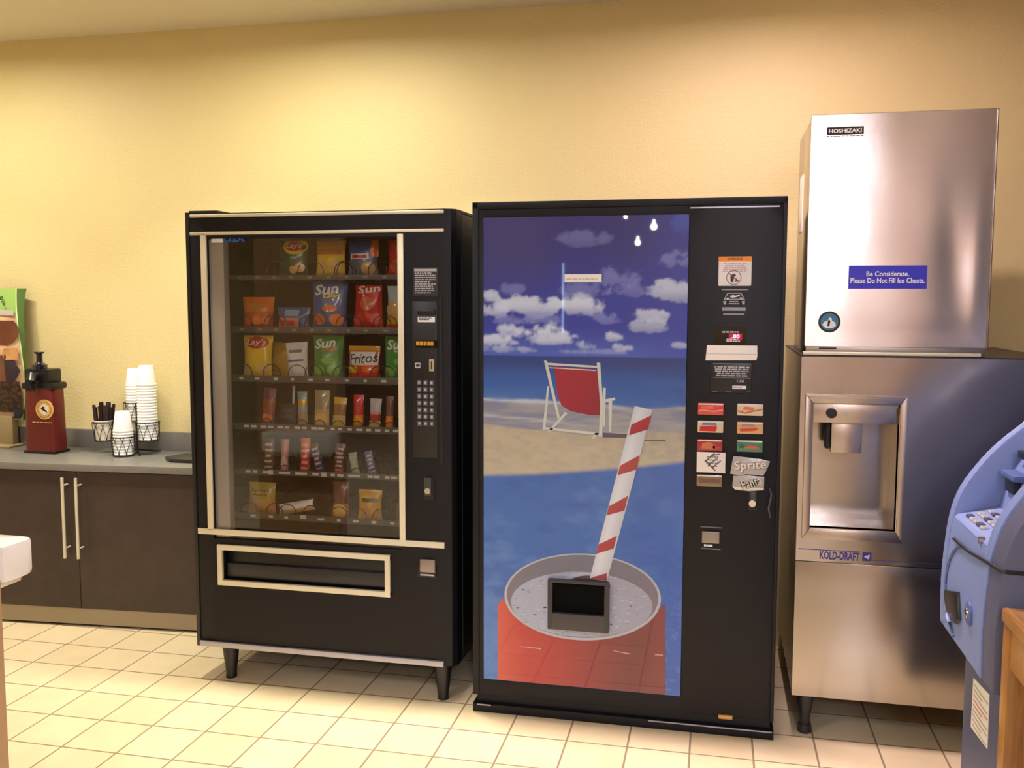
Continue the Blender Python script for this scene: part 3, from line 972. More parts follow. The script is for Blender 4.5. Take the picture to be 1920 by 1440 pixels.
packet('pale grey chip bag cut off by the right trim of the second shelf', (1.6854, 1.8052, 1.3694, 1.5289), s2, PY, .05, [(0, RED), (.15, GLD), (.3, CHIP), (.6, ink((186, 196, 196)))], GB, paleb, seed=9)
# third shelf
packet('bright yellow chip bag with red oval at the left of the third shelf', (1.0906, 1.2153, 1.1873, 1.3374), s3, PY, .05, [(0, YEL)], GB, lays(RED), seed=10, crimp=.05)
packet('yellow chip bag leaning behind the bright yellow one on the third shelf', (1.1195, 1.2416, 1.2048, 1.3346), s3, 0.045, .045, [(0, GLD)], GB, None, seed=11, tilt=.16)
def silver(mb, surf, B):
    patch(mb, surf, B(.2, .8, .72, .80), GRY)
    patch(mb, surf, B(.15, .85, .48, .53), BLU)
    patch(mb, surf, B(.15, .75, .0, .08), BLU)
packet('tilted white snack bag with blue print on the third shelf', (1.2779, 1.369, 1.1884, 1.3288), s3, PY, .04, [(0, WHT)], GB, silver, seed=12, tilt=-.07, name='snack_pouch', cat='snack bag')
packet('bright green chip bag with white lettering on the third shelf', (1.3845, 1.5093, 1.1825, 1.3403), s3, PY, .055, [(0, GRN)], GB, sun(GRN, ORG, LGRN), seed=13)
def fritos(mb, surf, B):
    patch(mb, surf, B(.08, .95, .46, .84), WHT, sh=.006)
    word(mb, 'Fritos', B(.1, .94, .52, .80), surf, mat('grey_ink_print', (70, 62, 60), .5), .01, .2, .08, eps=.0016)
    patch(mb, surf, B(.02, .34, .24, .42), YEL)
    patch(mb, surf, B(.5, .92, .28, .40), ORG, sh=.01)
packet('red, white and yellow corn chip bag on the third shelf', (1.5285, 1.6598, 1.1752, 1.3013), s3, PY, .05, [(0, ink((222, 62, 34))), (.80, ORG), (.88, GLD)], GB, fritos, seed=14, taper=.04)
packet('green chip bag cut off by the right trim of the third shelf', (1.6749, 1.7955, 1.1841, 1.3392), s3, PY, .055, [(0, GRN)], GB, sun(GRN, WHT, LGRN), seed=15)
for sh, pxs in ((s1, (521, 578, 592, 647, 652, 709, 729)), (s2, (455, 512, 522, 579, 590, 648, 662, 716, 727)), (s3, (453, 508, 557, 588, 642, 654, 710, 724))):
    for i, p in enumerate(pxs):
        x = (1.1061, 1.357)[0] + (p - 450) * ((1.7343, 1.3626)[0] - ((1.1061, 1.357)[0])) / 290.0
        spiral(x, sh[1], .037, 1 if i % 2 else -1, sh[0], back_from=.03)

# candy shelves
GC = 'candy bars standing in the snack machine'
def bar(label, px, sh, bands, extras=None, tilt=0.0, th=.02, seed=0, name='candy_bar', cat='candy bar', lean=.05, y=-0.066, group=GC):
    return packet(label, px, sh, y, th, bands, group, extras, lean, 0, tilt, .05, name, cat, seed, 8, 14)
def stripes(n, m):
    def ex(mb, surf, B):
        for q in range(n):
            z_ = .10 + q * .84 / n
            w_ = .10 + .12 * ((q * 7) % 3)
            patch(mb, surf, B(w_, .95 - w_ * .5, z_, z_ + .44 * .84 / n), m, 3, sh=.003)
    return ex
def dot(m, v0=.08, v1=.4):
    def ex(mb, surf, B):
        ell(mb, surf, B(.12, .88, v0, v1), m)
    return ex
bar('purple and orange candy packet at the left of the fourth shelf', (1.1691, 1.2233, 0.9966, 1.1452), s4, [(0, PUR), (.35, ink((150, 80, 60))), (.7, ink((110, 50, 90)))], dot(ORG, .12, .34), seed=20, tilt=.05)
bar('squat dark snack packet on the fourth shelf', (1.2359, 1.3166, 0.9927, 1.0742), s4, [(0, M_INK)], stripes(3, mat('dark_film_line', (60, 66, 70), .3)), seed=21)
bar('slim blue and yellow candy stick on the fourth shelf', (1.3239, 1.3661, 0.9969, 1.136), s4, [(0, ink((180, 160, 120))), (.4, SKY), (.55, GLD), (.78, ink((120, 160, 160)))], None, seed=22, tilt=-.05)
bar('tan cookie packet on the fourth shelf', (1.3903, 1.4541, 0.9951, 1.1295), s4, [(0, ink((190, 168, 124))), (.5, ink((160, 150, 110)))], dot(CHIP, .06, .42), seed=23)
bar('brown packet with a yellow base on the fourth shelf', (1.4649, 1.5195, 0.9931, 1.1126), s4, [(0, YEL), (.2, TAN), (.42, ink((150, 110, 60))), (.8, GLD)], None, seed=24, tilt=.05)
bar('red packet with bright orange base on the fourth shelf', (1.5499, 1.5931, 0.9956, 1.1145), s4, [(0, ORG), (.4, RED)], dot(ink((244, 160, 40)), .04, .4), seed=25)
bar('silver-topped packet with a red middle on the fourth shelf', (1.6146, 1.6618, 0.9936, 1.112), s4, [(0, CHIP), (.28, ink((170, 50, 60))), (.48, PNK), (.6, ink((196, 190, 190)))], None, seed=26, tilt=.03)
bar('thin brown and orange packet at the right of the fourth shelf', (1.681, 1.713, 0.9954, 1.1134), s4, [(0, ORG), (.42, ink((120, 80, 60)))], dot(ink((240, 150, 60)), .04, .4), seed=27)
bar('white straw-thin candy stick leaning on the fourth shelf spirals', (1.2558, 1.2672, 0.9811, 1.1348), s4, [(0, WHT)], None, th=.006, seed=28, y=0.02)
bar('dark candy bar with white lettering stripes at the left of the fifth shelf', (1.1714, 1.219, 0.8215, 0.9356), s5, [(0, BRN)], stripes(5, SIL), seed=30)
bar('pink slim candy bar on the fifth shelf', (1.2461, 1.2799, 0.8242, 0.9337), s5, [(0, ink((190, 130, 120)))], dot(ink((214, 190, 180)), .05, .5), seed=31)
bar('red and orange candy bar on the fifth shelf', (1.3292, 1.3693, 0.8193, 0.9408), s5, [(0, RED), (.7, ORG)], stripes(5, ink((236, 180, 170))), seed=32)
bar('candy bar leaning left with blue and white letters on the fifth shelf', (1.3957, 1.4333, 0.8094, 0.9222), s5, [(0, ink((60, 60, 110))), (.75, BRN)], stripes(5, SIL), seed=33, tilt=-.28)
bar('brown candy bar with red foot and white stripes on the fifth shelf', (1.4665, 1.5104, 0.8209, 0.9372), s5, [(0, RED), (.2, BRN)], stripes(6, SIL), seed=34, tilt=.06)
bar('pale green candy bar leaning left on the fifth shelf', (1.5429, 1.5777, 0.8239, 0.9067), s5, [(0, ink((156, 176, 140)))], stripes(4, SIL), seed=35, tilt=-.2)
bar('purple and white candy bar leaning left on the fifth shelf', (1.6124, 1.6469, 0.8226, 0.9133), s5, [(0, ink((110, 100, 160)))], stripes(5, SIL), seed=36, tilt=-.26)
for sh, pxs, r in ((s4, (500, 536, 567, 601, 636, 671, 702, 731), .025), (s5, (470, 502, 534, 570, 603, 636, 669, 702, 734), .023)):
    for i, p in enumerate(pxs):
        x = (1.0954, 0.9413)[0] + (p - 450) * ((1.7305, 0.9626)[0] - ((1.0954, 0.9413)[0])) / 290.0
        spiral(x, sh[1], r, 1 if i % 2 else -1, sh[0], back_from=.02)
# bottom shelf
def cheese(mb, surf, B):
    word(mb, 'Famous', B(.2, .8, .72, .82), surf, BRN, .01, 0)
    word(mb, 'Amos', B(.25, .75, .60, .69), surf, BRN, .01, 0)
    for q in range(4):
        ell(mb, surf, B(.04 + .24 * q, .26 + .24 * q, .08 + .08 * (q % 2), .34 + .08 * (q % 2)), ink((190, 140, 80)))
packet('tan cookie bag with olive top at the left of the bottom shelf', (1.0994, 1.2188, 0.6449, 0.7564), s6, PY, .045, [(0, ink((200, 150, 70))), (.5, ink((176, 160, 70)))], GB, cheese, seed=40, name='cookie_bag', cat='snack bag')
bar('white pastry roll wrapper lying tilted on the bottom shelf', (1.2351, 1.3925, 0.6616, 0.704), s6, [(0, TAN), (.45, WHT)], None, seed=41, tilt=-.2, th=.03, name='pastry_wrapper', cat='pastry')
def gloss(mb, surf, B):
    ell(mb, surf, B(.1, .9, .04, .42), CHIP)
bar('brown iced pastry packet standing on the bottom shelf', (1.4594, 1.5276, 0.6391, 0.7753), s6, [(0, ink((190, 120, 60))), (.45, ink((110, 74, 52)))], gloss, seed=42, th=.03, name='pastry_wrapper', cat='pastry')
def goldb(mb, surf, B):
    patch(mb, surf, B(.2, .85, .62, .74), BRN)
    ell(mb, surf, B(.05, .5, .05, .5), ink((224, 160, 60)))
    ell(mb, surf, B(.5, .95, .08, .5), ink((224, 160, 60)))
packet('golden snack bag at the right of the bottom shelf', (1.5624, 1.6603, 0.6386, 0.7472), s6, PY, .045, [(0, GLD)], GB, goldb, seed=43)
packet('brown packet half hidden by the right trim of the bottom shelf', (1.7161, 1.8017, 0.6318, 0.7002), s6, PY, .03, [(0, ink((120, 84, 66)))], GB, None, seed=44, name='snack_pouch', cat='snack bag')
for i, p in enumerate((466, 515, 540, 585, 637, 672, 714)):
    x = (1.0877, 0.6449)[0] + (p - 450) * ((1.7279, 0.6776)[0] - ((1.0877, 0.6449)[0])) / 290.0
    spiral(x, s6[1], .034, 1 if i % 2 else -1, s6[0], back_from=.03)
# ------------------------------------------------------------------ soda vending machine
VX0, VX1, VF, VB, VZ1 = 2.074, 3.117, -0.25, 0.55, 1.808
soda = thing('soda_machine', 'black drink vending machine with a beach picture on its front', 'vending machine', (2.6, 0.15, 0))
DOORZ = (2.6098, 0.0652)[1]
MB().box(VX0 + .012, VX1 - .012, VF + .075, VB, 0.012, VZ1 - .01, M_BLACK, .004).build('cabinet', soda)
MB().box(VX0 - .002, VX1 + .002, VF - .004, VB - .01, 0.0, 0.032, M_BLACK, .004).box(VX0 + .01, VX1 - .01, VF + .02, VF + .08, 0.03, DOORZ, mat('groove_black', (8, 8, 10), .6)).build('plinth', soda)
MX0, MX1, MZ0, MZ1 = 2.1126, 2.807, 0.1238, 1.758
mb = MB()
mb.box(VX0, MX0, VF, VF + .07, DOORZ, VZ1, M_BLACK, .006)
mb.box(MX1, VX1, VF, VF + .07, DOORZ, VZ1, M_BLACK, .006)
mb.box(MX0 - .008, MX1 + .008, VF + .0005, VF + .07, MZ1, VZ1 - .001, M_BLACK, .002)
mb.box(MX0 - .008, MX1 + .008, VF + .0005, VF + .07, DOORZ + .001, MZ0, M_BLACK, .002)
mb.box(MX0 - .008, MX1 + .008, VF + .02, VF + .07, MZ0 - .01, MZ1 + .01, M_BLACK)
# raised rim round the door
for a, b, c, d in ((VX0, VX0 + .022, DOORZ, VZ1 + .002), (VX0, VX1, VZ1 - .022, VZ1 + .002), (VX1 - .012, VX1, DOORZ, VZ1 + .002)):
    mb.box(a, b, VF - .008, VF + .06, c, d, M_BLACK, .003)
sdoor = mb.build('door', soda)
x0, x1, z0, z1 = 2.8111, 3.0921, 1.7762, 1.7804
MB().box(x0, x1, VF - .0035, VF, z0, z1, M_SILVER).build('trim_strip', sdoor)
x0, x1, z0, z1 = 2.7665, 3.1098, 0.043, 0.0505
MB().box(2.70, VX1 - .004, VF - .0065, VF - .003, .026, .0305, M_SILVER, .001).build('trim_strip', soda)
MB().box(2.09, 2.14, VF - .0065, VF - .003, .026, .0305, M_SILVER, .001).build('trim_strip', soda)  # short silver strip stands in for a highlight on the plinth's lip

# ---- the beach picture (a flat print)
def hsh(ix, iy, s):
    h = (ix.astype(np.int64) * 374761393 + iy.astype(np.int64) * 668265263 + s * 974634777) & 0x7fffffff
    h = ((h ^ (h >> 13)) * 1274126177) & 0x7fffffff
    return ((h ^ (h >> 16)) & 0xffff) / 65535.0
def vnoise(x, y, s):
    ix, iy = np.floor(x), np.floor(y)
    fx_, fy_ = x - ix, y - iy
    fx_, fy_ = fx_ * fx_ * (3 - 2 * fx_), fy_ * fy_ * (3 - 2 * fy_)
    a, b, c, d = hsh(ix, iy, s), hsh(ix + 1, iy, s), hsh(ix, iy + 1, s), hsh(ix + 1, iy + 1, s)
    return (a * (1 - fx_) + b * fx_) * (1 - fy_) + (c * (1 - fx_) + d * fx_) * fy_
def fbm(x, y, s, o=5):
    t, a, w = 0, 0.5, 0
    for k in range(o):
        t = t + a * vnoise(x * 2 ** k, y * 2 ** k, s + k)
        w += a
        a *= .55
    return t / w
def sstep(a, b, x):
    t = np.clip((x - a) / (b - a), 0, 1)
    return t * t * (3 - 2 * t)
def mixc(c, rgb, a):
    return c * (1 - a[..., None]) + np.array(lin(rgb)) * a[..., None]

NX, NZ = 150, 352
gx = np.linspace(MX0, MX1, NX)
gz = np.linspace(MZ0, MZ1, NZ)
X, Z = np.meshgrid(gx, gz)
HZ = (2.4732, 1.2833)[1]
S = (Z - HZ) / (MZ1 - HZ)
U = (X - MX0) / (MX1 - MX0)
col = np.zeros((NZ, NX, 3)) + np.array(lin((70, 96, 190)))
col = mixc(col, (30, 52, 160), sstep(.0, .25, S))
col = mixc(col, (34, 34, 124), sstep(.35, .9, S))
col = mixc(col, (62, 56, 122), sstep(.25, .8, S) * sstep(.45, .2, U) * .75)
col = mixc(col, (40, 66, 176), sstep(.7, 1.0, U) * .5)
clouds = [(2.4731, 1.6799), (2.766, 1.6033), (2.759, 1.5016), (2.6902, 1.4237), (2.6801, 1.3881), (2.4552, 1.453), (2.575, 1.546), (2.4747, 1.5051), (2.5443, 1.4139), (2.2674, 1.4487), (2.1452, 1.4409), (2.1376, 1.4812), (2.2205, 1.5051), (2.349, 1.4526), (2.305, 1.3559), (2.2001, 1.3714), (2.1661, 1.3342), (2.3534, 1.3363), (2.5648, 1.3513), (2.4692, 1.3213), (2.5813, 1.3191), (2.6136, 1.3159), (2.7813, 1.3252), (2.7863, 1.7265), (2.1851, 1.3067), (2.473, 1.3014), (2.2881, 1.4087), (2.2132, 1.4082), (2.6146, 1.5087)]
crad = [(48, 15, .45, 1), (24, 17, .6, 1), (42, 21, .85, 0), (27, 14, .8, 0), (30, 14, .6, 0), (36, 19, 1, 0), (44, 20, .6, 1), (48, 14, .5, 1), (26, 12, .65, 1), (50, 22, .95, 0), (28, 20, .9, 0),
        (16, 13, .8, 0), (22, 13, .5, 1), (16, 17, .9, 0), (54, 20, 1, 0), (18, 13, .9, 0), (40, 13, .95, 0), (34, 10, .7, 0), (17, 9, .8, 0), (18, 8, .7, 0), (10, 8, .7, 0), (8, 6, .7, 0),
        (16, 6, .6, 0), (22, 20, .4, 2), (50, 8, .5, 0), (60, 6, .3, 0), (50, 12, .6, 1), (40, 12, .6, 1), (40, 14, .5, 1)]
n1 = fbm(X * 22, Z * 26, 3)
n2 = fbm(X * 60, Z * 70, 9, 4)
for (cx, cz), (rx, rz, a, kind) in zip(clouds, crad):
    dx, dz = (X - cx) / (rx / 440), (Z - cz) / (rz / 430)
    dz = np.where(dz < 0, dz * 1.45, dz)
    d = 1 - dx * dx - dz * dz + (n1 - .5) * 2.4 + (n2 - .5) * .9
    al = sstep(-.05, .75, d) * a * (S > 0)
    rgb = {0: (226, 228, 240), 1: (150, 152, 214), 2: (70, 110, 220)}[kind]
    low = sstep(.4, -.8, dz)
    col = mixc(col, rgb, al * (1 - .25 * low))
    if kind == 0:
        col = mixc(col, (140, 140, 190), al * low * .55)
# sea, surf, sand, near water
sand_top_pts = [(2.1127, 1.044), (2.2897, 1.0289), (2.4757, 1.0183), (2.6568, 1.037), (2.8058, 1.0346)]
surf_pts = [(2.1127, 1.1323), (2.2138, 1.1273), (2.3267, 1.1265), (2.5295, 1.117), (2.6558, 1.1059), (2.8043, 1.1207)]
sand_bot_pts = [(2.1126, 0.8624), (2.2904, 0.8737), (2.4399, 0.8893), (2.6226, 0.9097), (2.8076, 0.9372)]
curve = lambda p: np.interp(X, [q[0] for q in p], [q[1] for q in p])
st, sf, sb = curve(sand_top_pts), curve(surf_pts), curve(sand_bot_pts)
wob = (fbm(X * 8, Z * 60, 21) - .5) * .02
sea = (S <= 0)
t = np.clip((HZ - Z) / np.maximum(HZ - sf, 1e-3), 0, 1)
sc = np.zeros_like(col) + np.array(lin((20, 58, 124)))
sc = mixc(sc, (34, 92, 168), sstep(.05, .5, t))
sc = mixc(sc, (66, 116, 180), sstep(.5, 1, t) * (1 - .55 * U))
sc = mixc(sc, (20, 62, 140), sstep(.4, .8, fbm(X * 5, Z * 30, 31)) * .5)
col = np.where(sea[..., None], sc, col)
wet = sstep(.004, -.004, Z - sf + wob)
wc = np.zeros_like(col) + np.array(lin((140, 138, 156)))
wc = mixc(wc, (176, 168, 160), sstep(.3, .7, fbm(X * 7, Z * 50, 41)))
col = col * (1 - wet[..., None]) + wc * wet[..., None]
foam = np.exp(-((Z - sf + wob) / .006) ** 2) * sstep(1.1, .2, U) + .7 * np.exp(-((Z - (sf * .35 + st * .65) + wob) / .004) ** 2) * sstep(.7, .2, U)
col = mixc(col, (208, 206, 212), np.clip(foam * (.5 + n1), 0, 1))
sd = sstep(.004, -.004, Z - st + wob * .4)
snd = np.zeros_like(col) + np.array(lin((206, 184, 150)))
snd = mixc(snd, (178, 160, 138), sstep(.35, .75, fbm(X * 30, Z * 60, 51)) * .5 + .3 * sstep(.5, 1, U))
col = col * (1 - sd[..., None]) + snd * sd[..., None]
wa = sstep(.010, -.010, Z - sb)
nw = np.zeros_like(col) + np.array(lin((40, 102, 178)))
nw = mixc(nw, (84, 130, 190), sstep(.45, .75, fbm(X * 6, Z * 9, 61)) * .8)
nw = mixc(nw, (22, 86, 164), sstep(.45, .8, fbm(X * 9, Z * 22, 71)) * .7)
nw = mixc(nw, (14, 88, 178), sstep(.6, 1, U) * .6)
nw = mixc(nw, (112, 140, 196), sstep(.55, .8, fbm(X * 70, Z * 90, 81, 3)) * .5 * sstep(sb.mean() - .1, MZ0, Z))
col = col * (1 - wa[..., None]) + nw * wa[..., None]

MUR = attr_mat('beach_print')
pic = MB()
YM = VF - .001
pcol = []
def pface(pts, cols, y):
    """one flat printed shape, a colour per corner"""
    pic.add([(p[0], y, p[1]) for p in pts], [tuple(range(len(pts)))], MUR)
    if isinstance(cols, tuple):
        cols = [cols] * len(pts)
    pcol.extend([lin(c) + [1] for c in cols])
v = [(float(a), YM, float(b)) for a, b in zip(X.ravel(), Z.ravel())]
f = [(j * NX + i, j * NX + i + 1, (j + 1) * NX + i + 1, (j + 1) * NX + i) for j in range(NZ - 1) for i in range(NX - 1)]
pic.add(v, f, MUR)
pcol.extend([list(c) + [1] for c in col.reshape(-1, 3)])
WOOD = (226, 216, 196)
lay = lambda k: YM - .00025 * k
pface([(2.5305, 1.0274), (2.6157, 1.0247), (2.6158, 1.012), (2.5306, 1.0109)], (92, 82, 96), lay(1))
pface([(2.6716, 1.0066), (2.7428, 1.009), (2.7428, 1.0054), (2.6716, 1.0038)], (84, 76, 84), lay(1))
for pts in ([(2.3376, 1.1821), (2.345, 1.1822), (2.3319, 1.0303), (2.3225, 1.03)], [(2.4013, 1.0952), (2.4087, 1.0899), (2.346, 1.0214), (2.3385, 1.0231)], [(2.3319, 1.0396), (2.5195, 1.0271), (2.5196, 1.0179), (2.3319, 1.0321)],
            [(2.5306, 1.1808), (2.5397, 1.181), (2.5375, 1.0478), (2.5302, 1.0476)], [(2.5492, 1.1358), (2.5619, 1.1361), (2.5595, 1.0302), (2.5523, 1.03)], [(2.5049, 1.0266), (2.5195, 1.0252), (2.4996, 1.0044), (2.4941, 1.006)]):
    pface(pts, WOOD, lay(2))
pface([(2.3623, 1.2505), (2.5063, 1.2421), (2.51, 1.2403), (2.5225, 1.0858), (2.4842, 1.0865), (2.4197, 1.0976), (2.3882, 1.117), (2.3731, 1.1534)], [(176, 18, 50), (170, 16, 46), (162, 14, 44), (154, 14, 44), (158, 16, 44), (170, 20, 50), (176, 22, 52), (180, 22, 52)], lay(3))
for pts in ([(2.3259, 1.2701), (2.3371, 1.2693), (2.3829, 1.0744), (2.3746, 1.0705)], [(2.5079, 1.2657), (2.5197, 1.2659), (2.5312, 1.1262), (2.5288, 1.0145), (2.5178, 1.0142), (2.5212, 1.1259)], [(2.3371, 1.2629), (2.5099, 1.2549), (2.5099, 1.2476), (2.339, 1.2547)], [(2.3447, 1.2475), (2.5064, 1.2412), (2.5064, 1.2376), (2.3447, 1.2447)],
            [(2.5347, 1.1409), (2.5708, 1.149), (2.5727, 1.14), (2.5348, 1.1299)]):
    pface(pts, WOOD, lay(4))
# can
def ellipse(cx, cy, a, b, phi, t0=0, t1=360, n=48):
    out = []
    for k in range(n + 1):
        t = math.radians(t0 + (t1 - t0) * k / n)
        ex, ey = a * math.cos(t), b * math.sin(t)
        out.append((cx + ex * math.cos(phi) - ey * math.sin(phi), cy + ex * math.sin(phi) + ey * math.cos(phi)))
    return out
CC = (2.4623, 0.4487)
PXM = ((2.732, 0.4661)[0] - ((2.1864, 0.4271)[0])) / 292.0      # metres per print unit
def cpt(p):
    return (CC[0] + (p[0] - 1090) * PXM, CC[1] - (p[1] - 1119) * PXM + (p[0] - 1090) * PXM * .075)
def red(px):
    t = (px - 928) / 320
    c = [(222, 84, 66), (196, 40, 42), (178, 34, 42), (146, 32, 42), (118, 32, 40), (136, 42, 48)]
    k = min(max(t, 0), .999) * (len(c) - 1)
    i = int(k)
    return tuple(c[i][q] * (1 - k + i) + c[i + 1][q] * (k - i) for q in range(3))
low = ellipse(1090, 1119, 147, 83, math.radians(3), 178, 2, 40)
xs_ = [930 + 318 * k / 40 for k in range(41)]
zbot = [(2.1575, 0.1138), (2.7538, 0.125)]
for k in range(40):
    a, b = low[k], low[k + 1]
    xa, xb = xs_[k], xs_[k + 1]
    top_a, top_b = cpt((xa if k == 0 else a[0] * .25 + xa * .75, a[1] if k else 1136)), cpt((b[0] * .25 + xb * .75, b[1] if k < 39 else 1136))
    ba, bb = (cpt((xa, 0))[0], MZ0 + .001), (cpt((xb, 0))[0], MZ0 + .001)
    pface([top_a, top_b, bb, ba], [red(xa), red(xb), red(xb), red(xa)], lay(5))
def fan(cx, cy, a, b, phi, colf, y):
    p = [cpt(q) for q in ellipse(cx, cy, a, b, phi)]
    pface(p[:-1], [colf(q) for q in ellipse(cx, cy, a, b, phi)[:-1]], y)
ph = math.radians(3)
fan(1090, 1119, 147, 83, ph, lambda p: (188, 182, 184), lay(6))
fan(1090, 1118, 142, 79, ph, lambda p: (128 + (p[1] - 1119) * .2, 112, 122), lay(7))
fan(1089, 1133, 133, 62, ph, lambda p: (178, 176, 188) if p[0] < 1100 else (168, 160, 172), lay(8))
fan(1100, 1094, 46, 22, ph, lambda p: (196, 192, 200), lay(9))
fan(1104, 1097, 40, 19, ph, lambda p: (86, 56, 58), lay(10))
for a, b, c, d in ((975, 1212, 1022, 1216), (1150, 1220, 1180, 1224), (1230, 1226, 1243, 1226)):
    pface([(2.2449, 0.2548), (2.3218, 0.2535), (2.3218, 0.2496), (2.2449, 0.2529)] if a == 975 else ([(2.5758, 0.2671), (2.6349, 0.2607), (2.635, 0.2569), (2.5759, 0.2652)] if a == 1150 else [(2.7189, 0.265), (2.7461, 0.2663), (2.7461, 0.2626), (2.7189, 0.2621)]), (230, 160, 140), lay(6))
rs = random.Random(5)
for k in range(260):
    t_, r_ = rs.uniform(0, 6.283), math.sqrt(rs.uniform(0, 1)) * .96
    qx, qy = 1089 + 133 * r_ * math.cos(t_), 1133 + 62 * r_ * math.sin(t_)
    if (qx - 1104) ** 2 / 46 ** 2 + (qy - 1095) ** 2 / 22 ** 2 < 1.1:
        continue
    w_ = rs.uniform(2, 6)
    g = rs.uniform(150, 206)
    pface([cpt((qx - w_, qy)), cpt((qx, qy - 1.2)), cpt((qx + w_, qy)), cpt((qx, qy + 1.2))][::-1], (g, g - 3, g + 8), lay(8.5))
# straw with its stripes
sl = [(2.6377, 1.1217), (2.4915, 0.5171)]
sr = [(2.6968, 1.1106), (2.5508, 0.5116)]
def strawpt(u, v):
    a = [sl[0][i] * (1 - v) + sl[1][i] * v for i in (0, 1)]
    b = [sr[0][i] * (1 - v) + sr[1][i] * v for i in (0, 1)]
    return (a[0] * (1 - u) + b[0] * u, a[1] * (1 - u) + b[1] * u)
for k in range(8):
    ua, ub = k / 8, (k + 1) / 8
    sh_ = lambda u: tuple(q * (1 - .18 * abs(u - .35)) for q in (236, 228, 226))
    pface([strawpt(ua, 0), strawpt(ub, 0), strawpt(ub, 1), strawpt(ua, 1)], [sh_(ua), sh_(ub), sh_(ub), sh_(ua)], lay(11))
for pts in ([(2.6278, 1.0579), (2.6953, 1.0925), (2.6827, 1.0432), (2.6202, 1.0212)], [(2.5908, 0.9158), (2.6571, 0.955), (2.6479, 0.9053), (2.5831, 0.8823)], [(2.5543, 0.7737), (2.6203, 0.814), (2.6082, 0.7616), (2.5473, 0.7418)], [(2.5218, 0.6395), (2.5838, 0.673), (2.5734, 0.6276), (2.5129, 0.6052)], [(2.5045, 0.5236), (2.5505, 0.5399), (2.5508, 0.5135), (2.4915, 0.5171)]):
    pface(pts, [(190, 44, 54), (178, 36, 48), (166, 34, 44), (184, 40, 50)], lay(12))
pic.col = np.clip(np.array(pcol) * np.array([.72, .86, 1.02, 1]), 0, 1)
panel = pic.build('picture_panel', soda, 0)
x0, x1, z0, z1 = 2.396, 2.5218, 1.5373, 1.5641
MB().box(x0, x1, VF - .0055, VF - .0015, z0, z1, M_WHITE).lines(x0 + .006, x1 - .006, (z0 + z1) / 2 - .006, (z0 + z1) / 2 - .001, 1, VF - .0058, mat('faint_print', (190, 186, 190), .6), .7, seed=6).build('paper_sticker', panel)

# ---- delivery port
x0, x1, z0, z1 = 2.3474, 2.5614, 0.3331, 0.5111
hx0, hx1, hz0, hz1 = 2.3642, 2.5446, 0.392, 0.4998
M_PORT = mat('port_grey', (52, 50, 56), .45)
yp = VF - .026
mb = MB()
mb.box(x0, hx0, yp, VF - .0045, z0, z1, M_PORT, .004).box(hx1, x1, yp, VF - .0045, z0, z1, M_PORT, .004)
mb.box(hx0 - .004, hx1 + .004, yp + .0005, VF - .0045, hz1, z1, M_PORT, .004).box(hx0 - .004, hx1 + .004, yp + .0005, VF - .0045, z0, hz0, mat('port_lip', (66, 62, 64), .45), .004)
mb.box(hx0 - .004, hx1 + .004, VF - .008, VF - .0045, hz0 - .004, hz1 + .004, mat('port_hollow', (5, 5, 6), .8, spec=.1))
mb.build('delivery_port', soda)

# ---- column of controls
YS = VF - .0015
x0, x1, z0, z1 = 2.9042, 3.0091, 1.5242, 1.6192
mb = MB().box(x0, x1, YS, VF + .001, z0, z1, M_WHITE, .004)
zo = z1 - (z1 - z0) * .17
mb.box(x0, x1, YS - .0004, VF + .001, zo, z1, mat('warning_orange', (250, 150, 40), .5), .0)
mb.text('WARNING', x0 + .028, x1 - .028, zo + .005, z1 - .004, YS - .0008, M_INK, .02)
mb.lines(x0 + .010, x1 - .010, zo - .036, zo - .005, 5, YS - .0004, mat('pale_pink_print', (208, 176, 186), .5), .5, seed=9, centre=True)
cx, cz = (x0 + x1) / 2 - .003, z0 + .027
M_PICT = mat('pictogram_red', (150, 60, 90), .5)
mb.tube([(cx + .023 * math.cos(a), YS - .0004, cz + .023 * math.sin(a)) for a in [2 * math.pi * k / 24 for k in range(24)]], .0012, mat('pictogram_grey', (110, 104, 112), .5), 5, True)
mb.prism([(cx - .010, cz - .014), (cx - .002, cz - .016), (cx + .003, cz + .008), (cx - .004, cz + .012), (cx - .011, cz + .004)], YS - .0008, YS, mat('pictogram_dark', (70, 40, 56), .5))
mb.prism([(cx - .004, cz + .008), (cx + .008, cz + .004), (cx + .003, cz + .014)], YS - .001, YS, mat('pictogram_dark', (70, 40, 56), .5))
mb.prism([(cx + .003, cz - .015), (cx + .018, cz - .013), (cx + .008, cz - .002), (cx + .005, cz - .010)], YS - .0008, YS, M_PICT)
mb.prism([(cx - .018, cz + .014), (cx - .016, cz + .016), (cx + .018, cz - .012), (cx + .016, cz - .015)], YS - .0012, YS - .0009, M_PICT)
mb.build('warning_sticker', sdoor)
mb = MB()
for q in ((2.9157, 2.9988, 1.5104, 1.513), (2.9225, 2.9905, 1.4304, 1.4339)):
    mb.box(q[0], q[1], YS, VF, q[2], q[3], M_GREYPR)
q = (2.9188, 2.9935, 1.4435, 1.4548)
mb.box(q[0], q[1], YS - .003, VF, q[2], q[3], mat('slot_grey', (150, 148, 160), .4, .3))
P_ = lambda pts, m, d=.0003: mb.prism(pts, YS - d, VF, m)
P_([(2.9346, 1.5017), (2.9787, 1.5017), (2.9911, 1.4792), (2.9232, 1.4791)], M_GREYPR)
P_([(2.9373, 1.4991), (2.9763, 1.4991), (2.9868, 1.4818), (2.9274, 1.4817)], M_BLACK2, .0006)
P_([(2.9434, 1.4913), (2.9552, 1.4947), (2.9587, 1.4913), (2.9738, 1.4965), (2.9739, 1.4913), (2.9571, 1.4861), (2.9452, 1.4861)], M_WHITE, .0009)
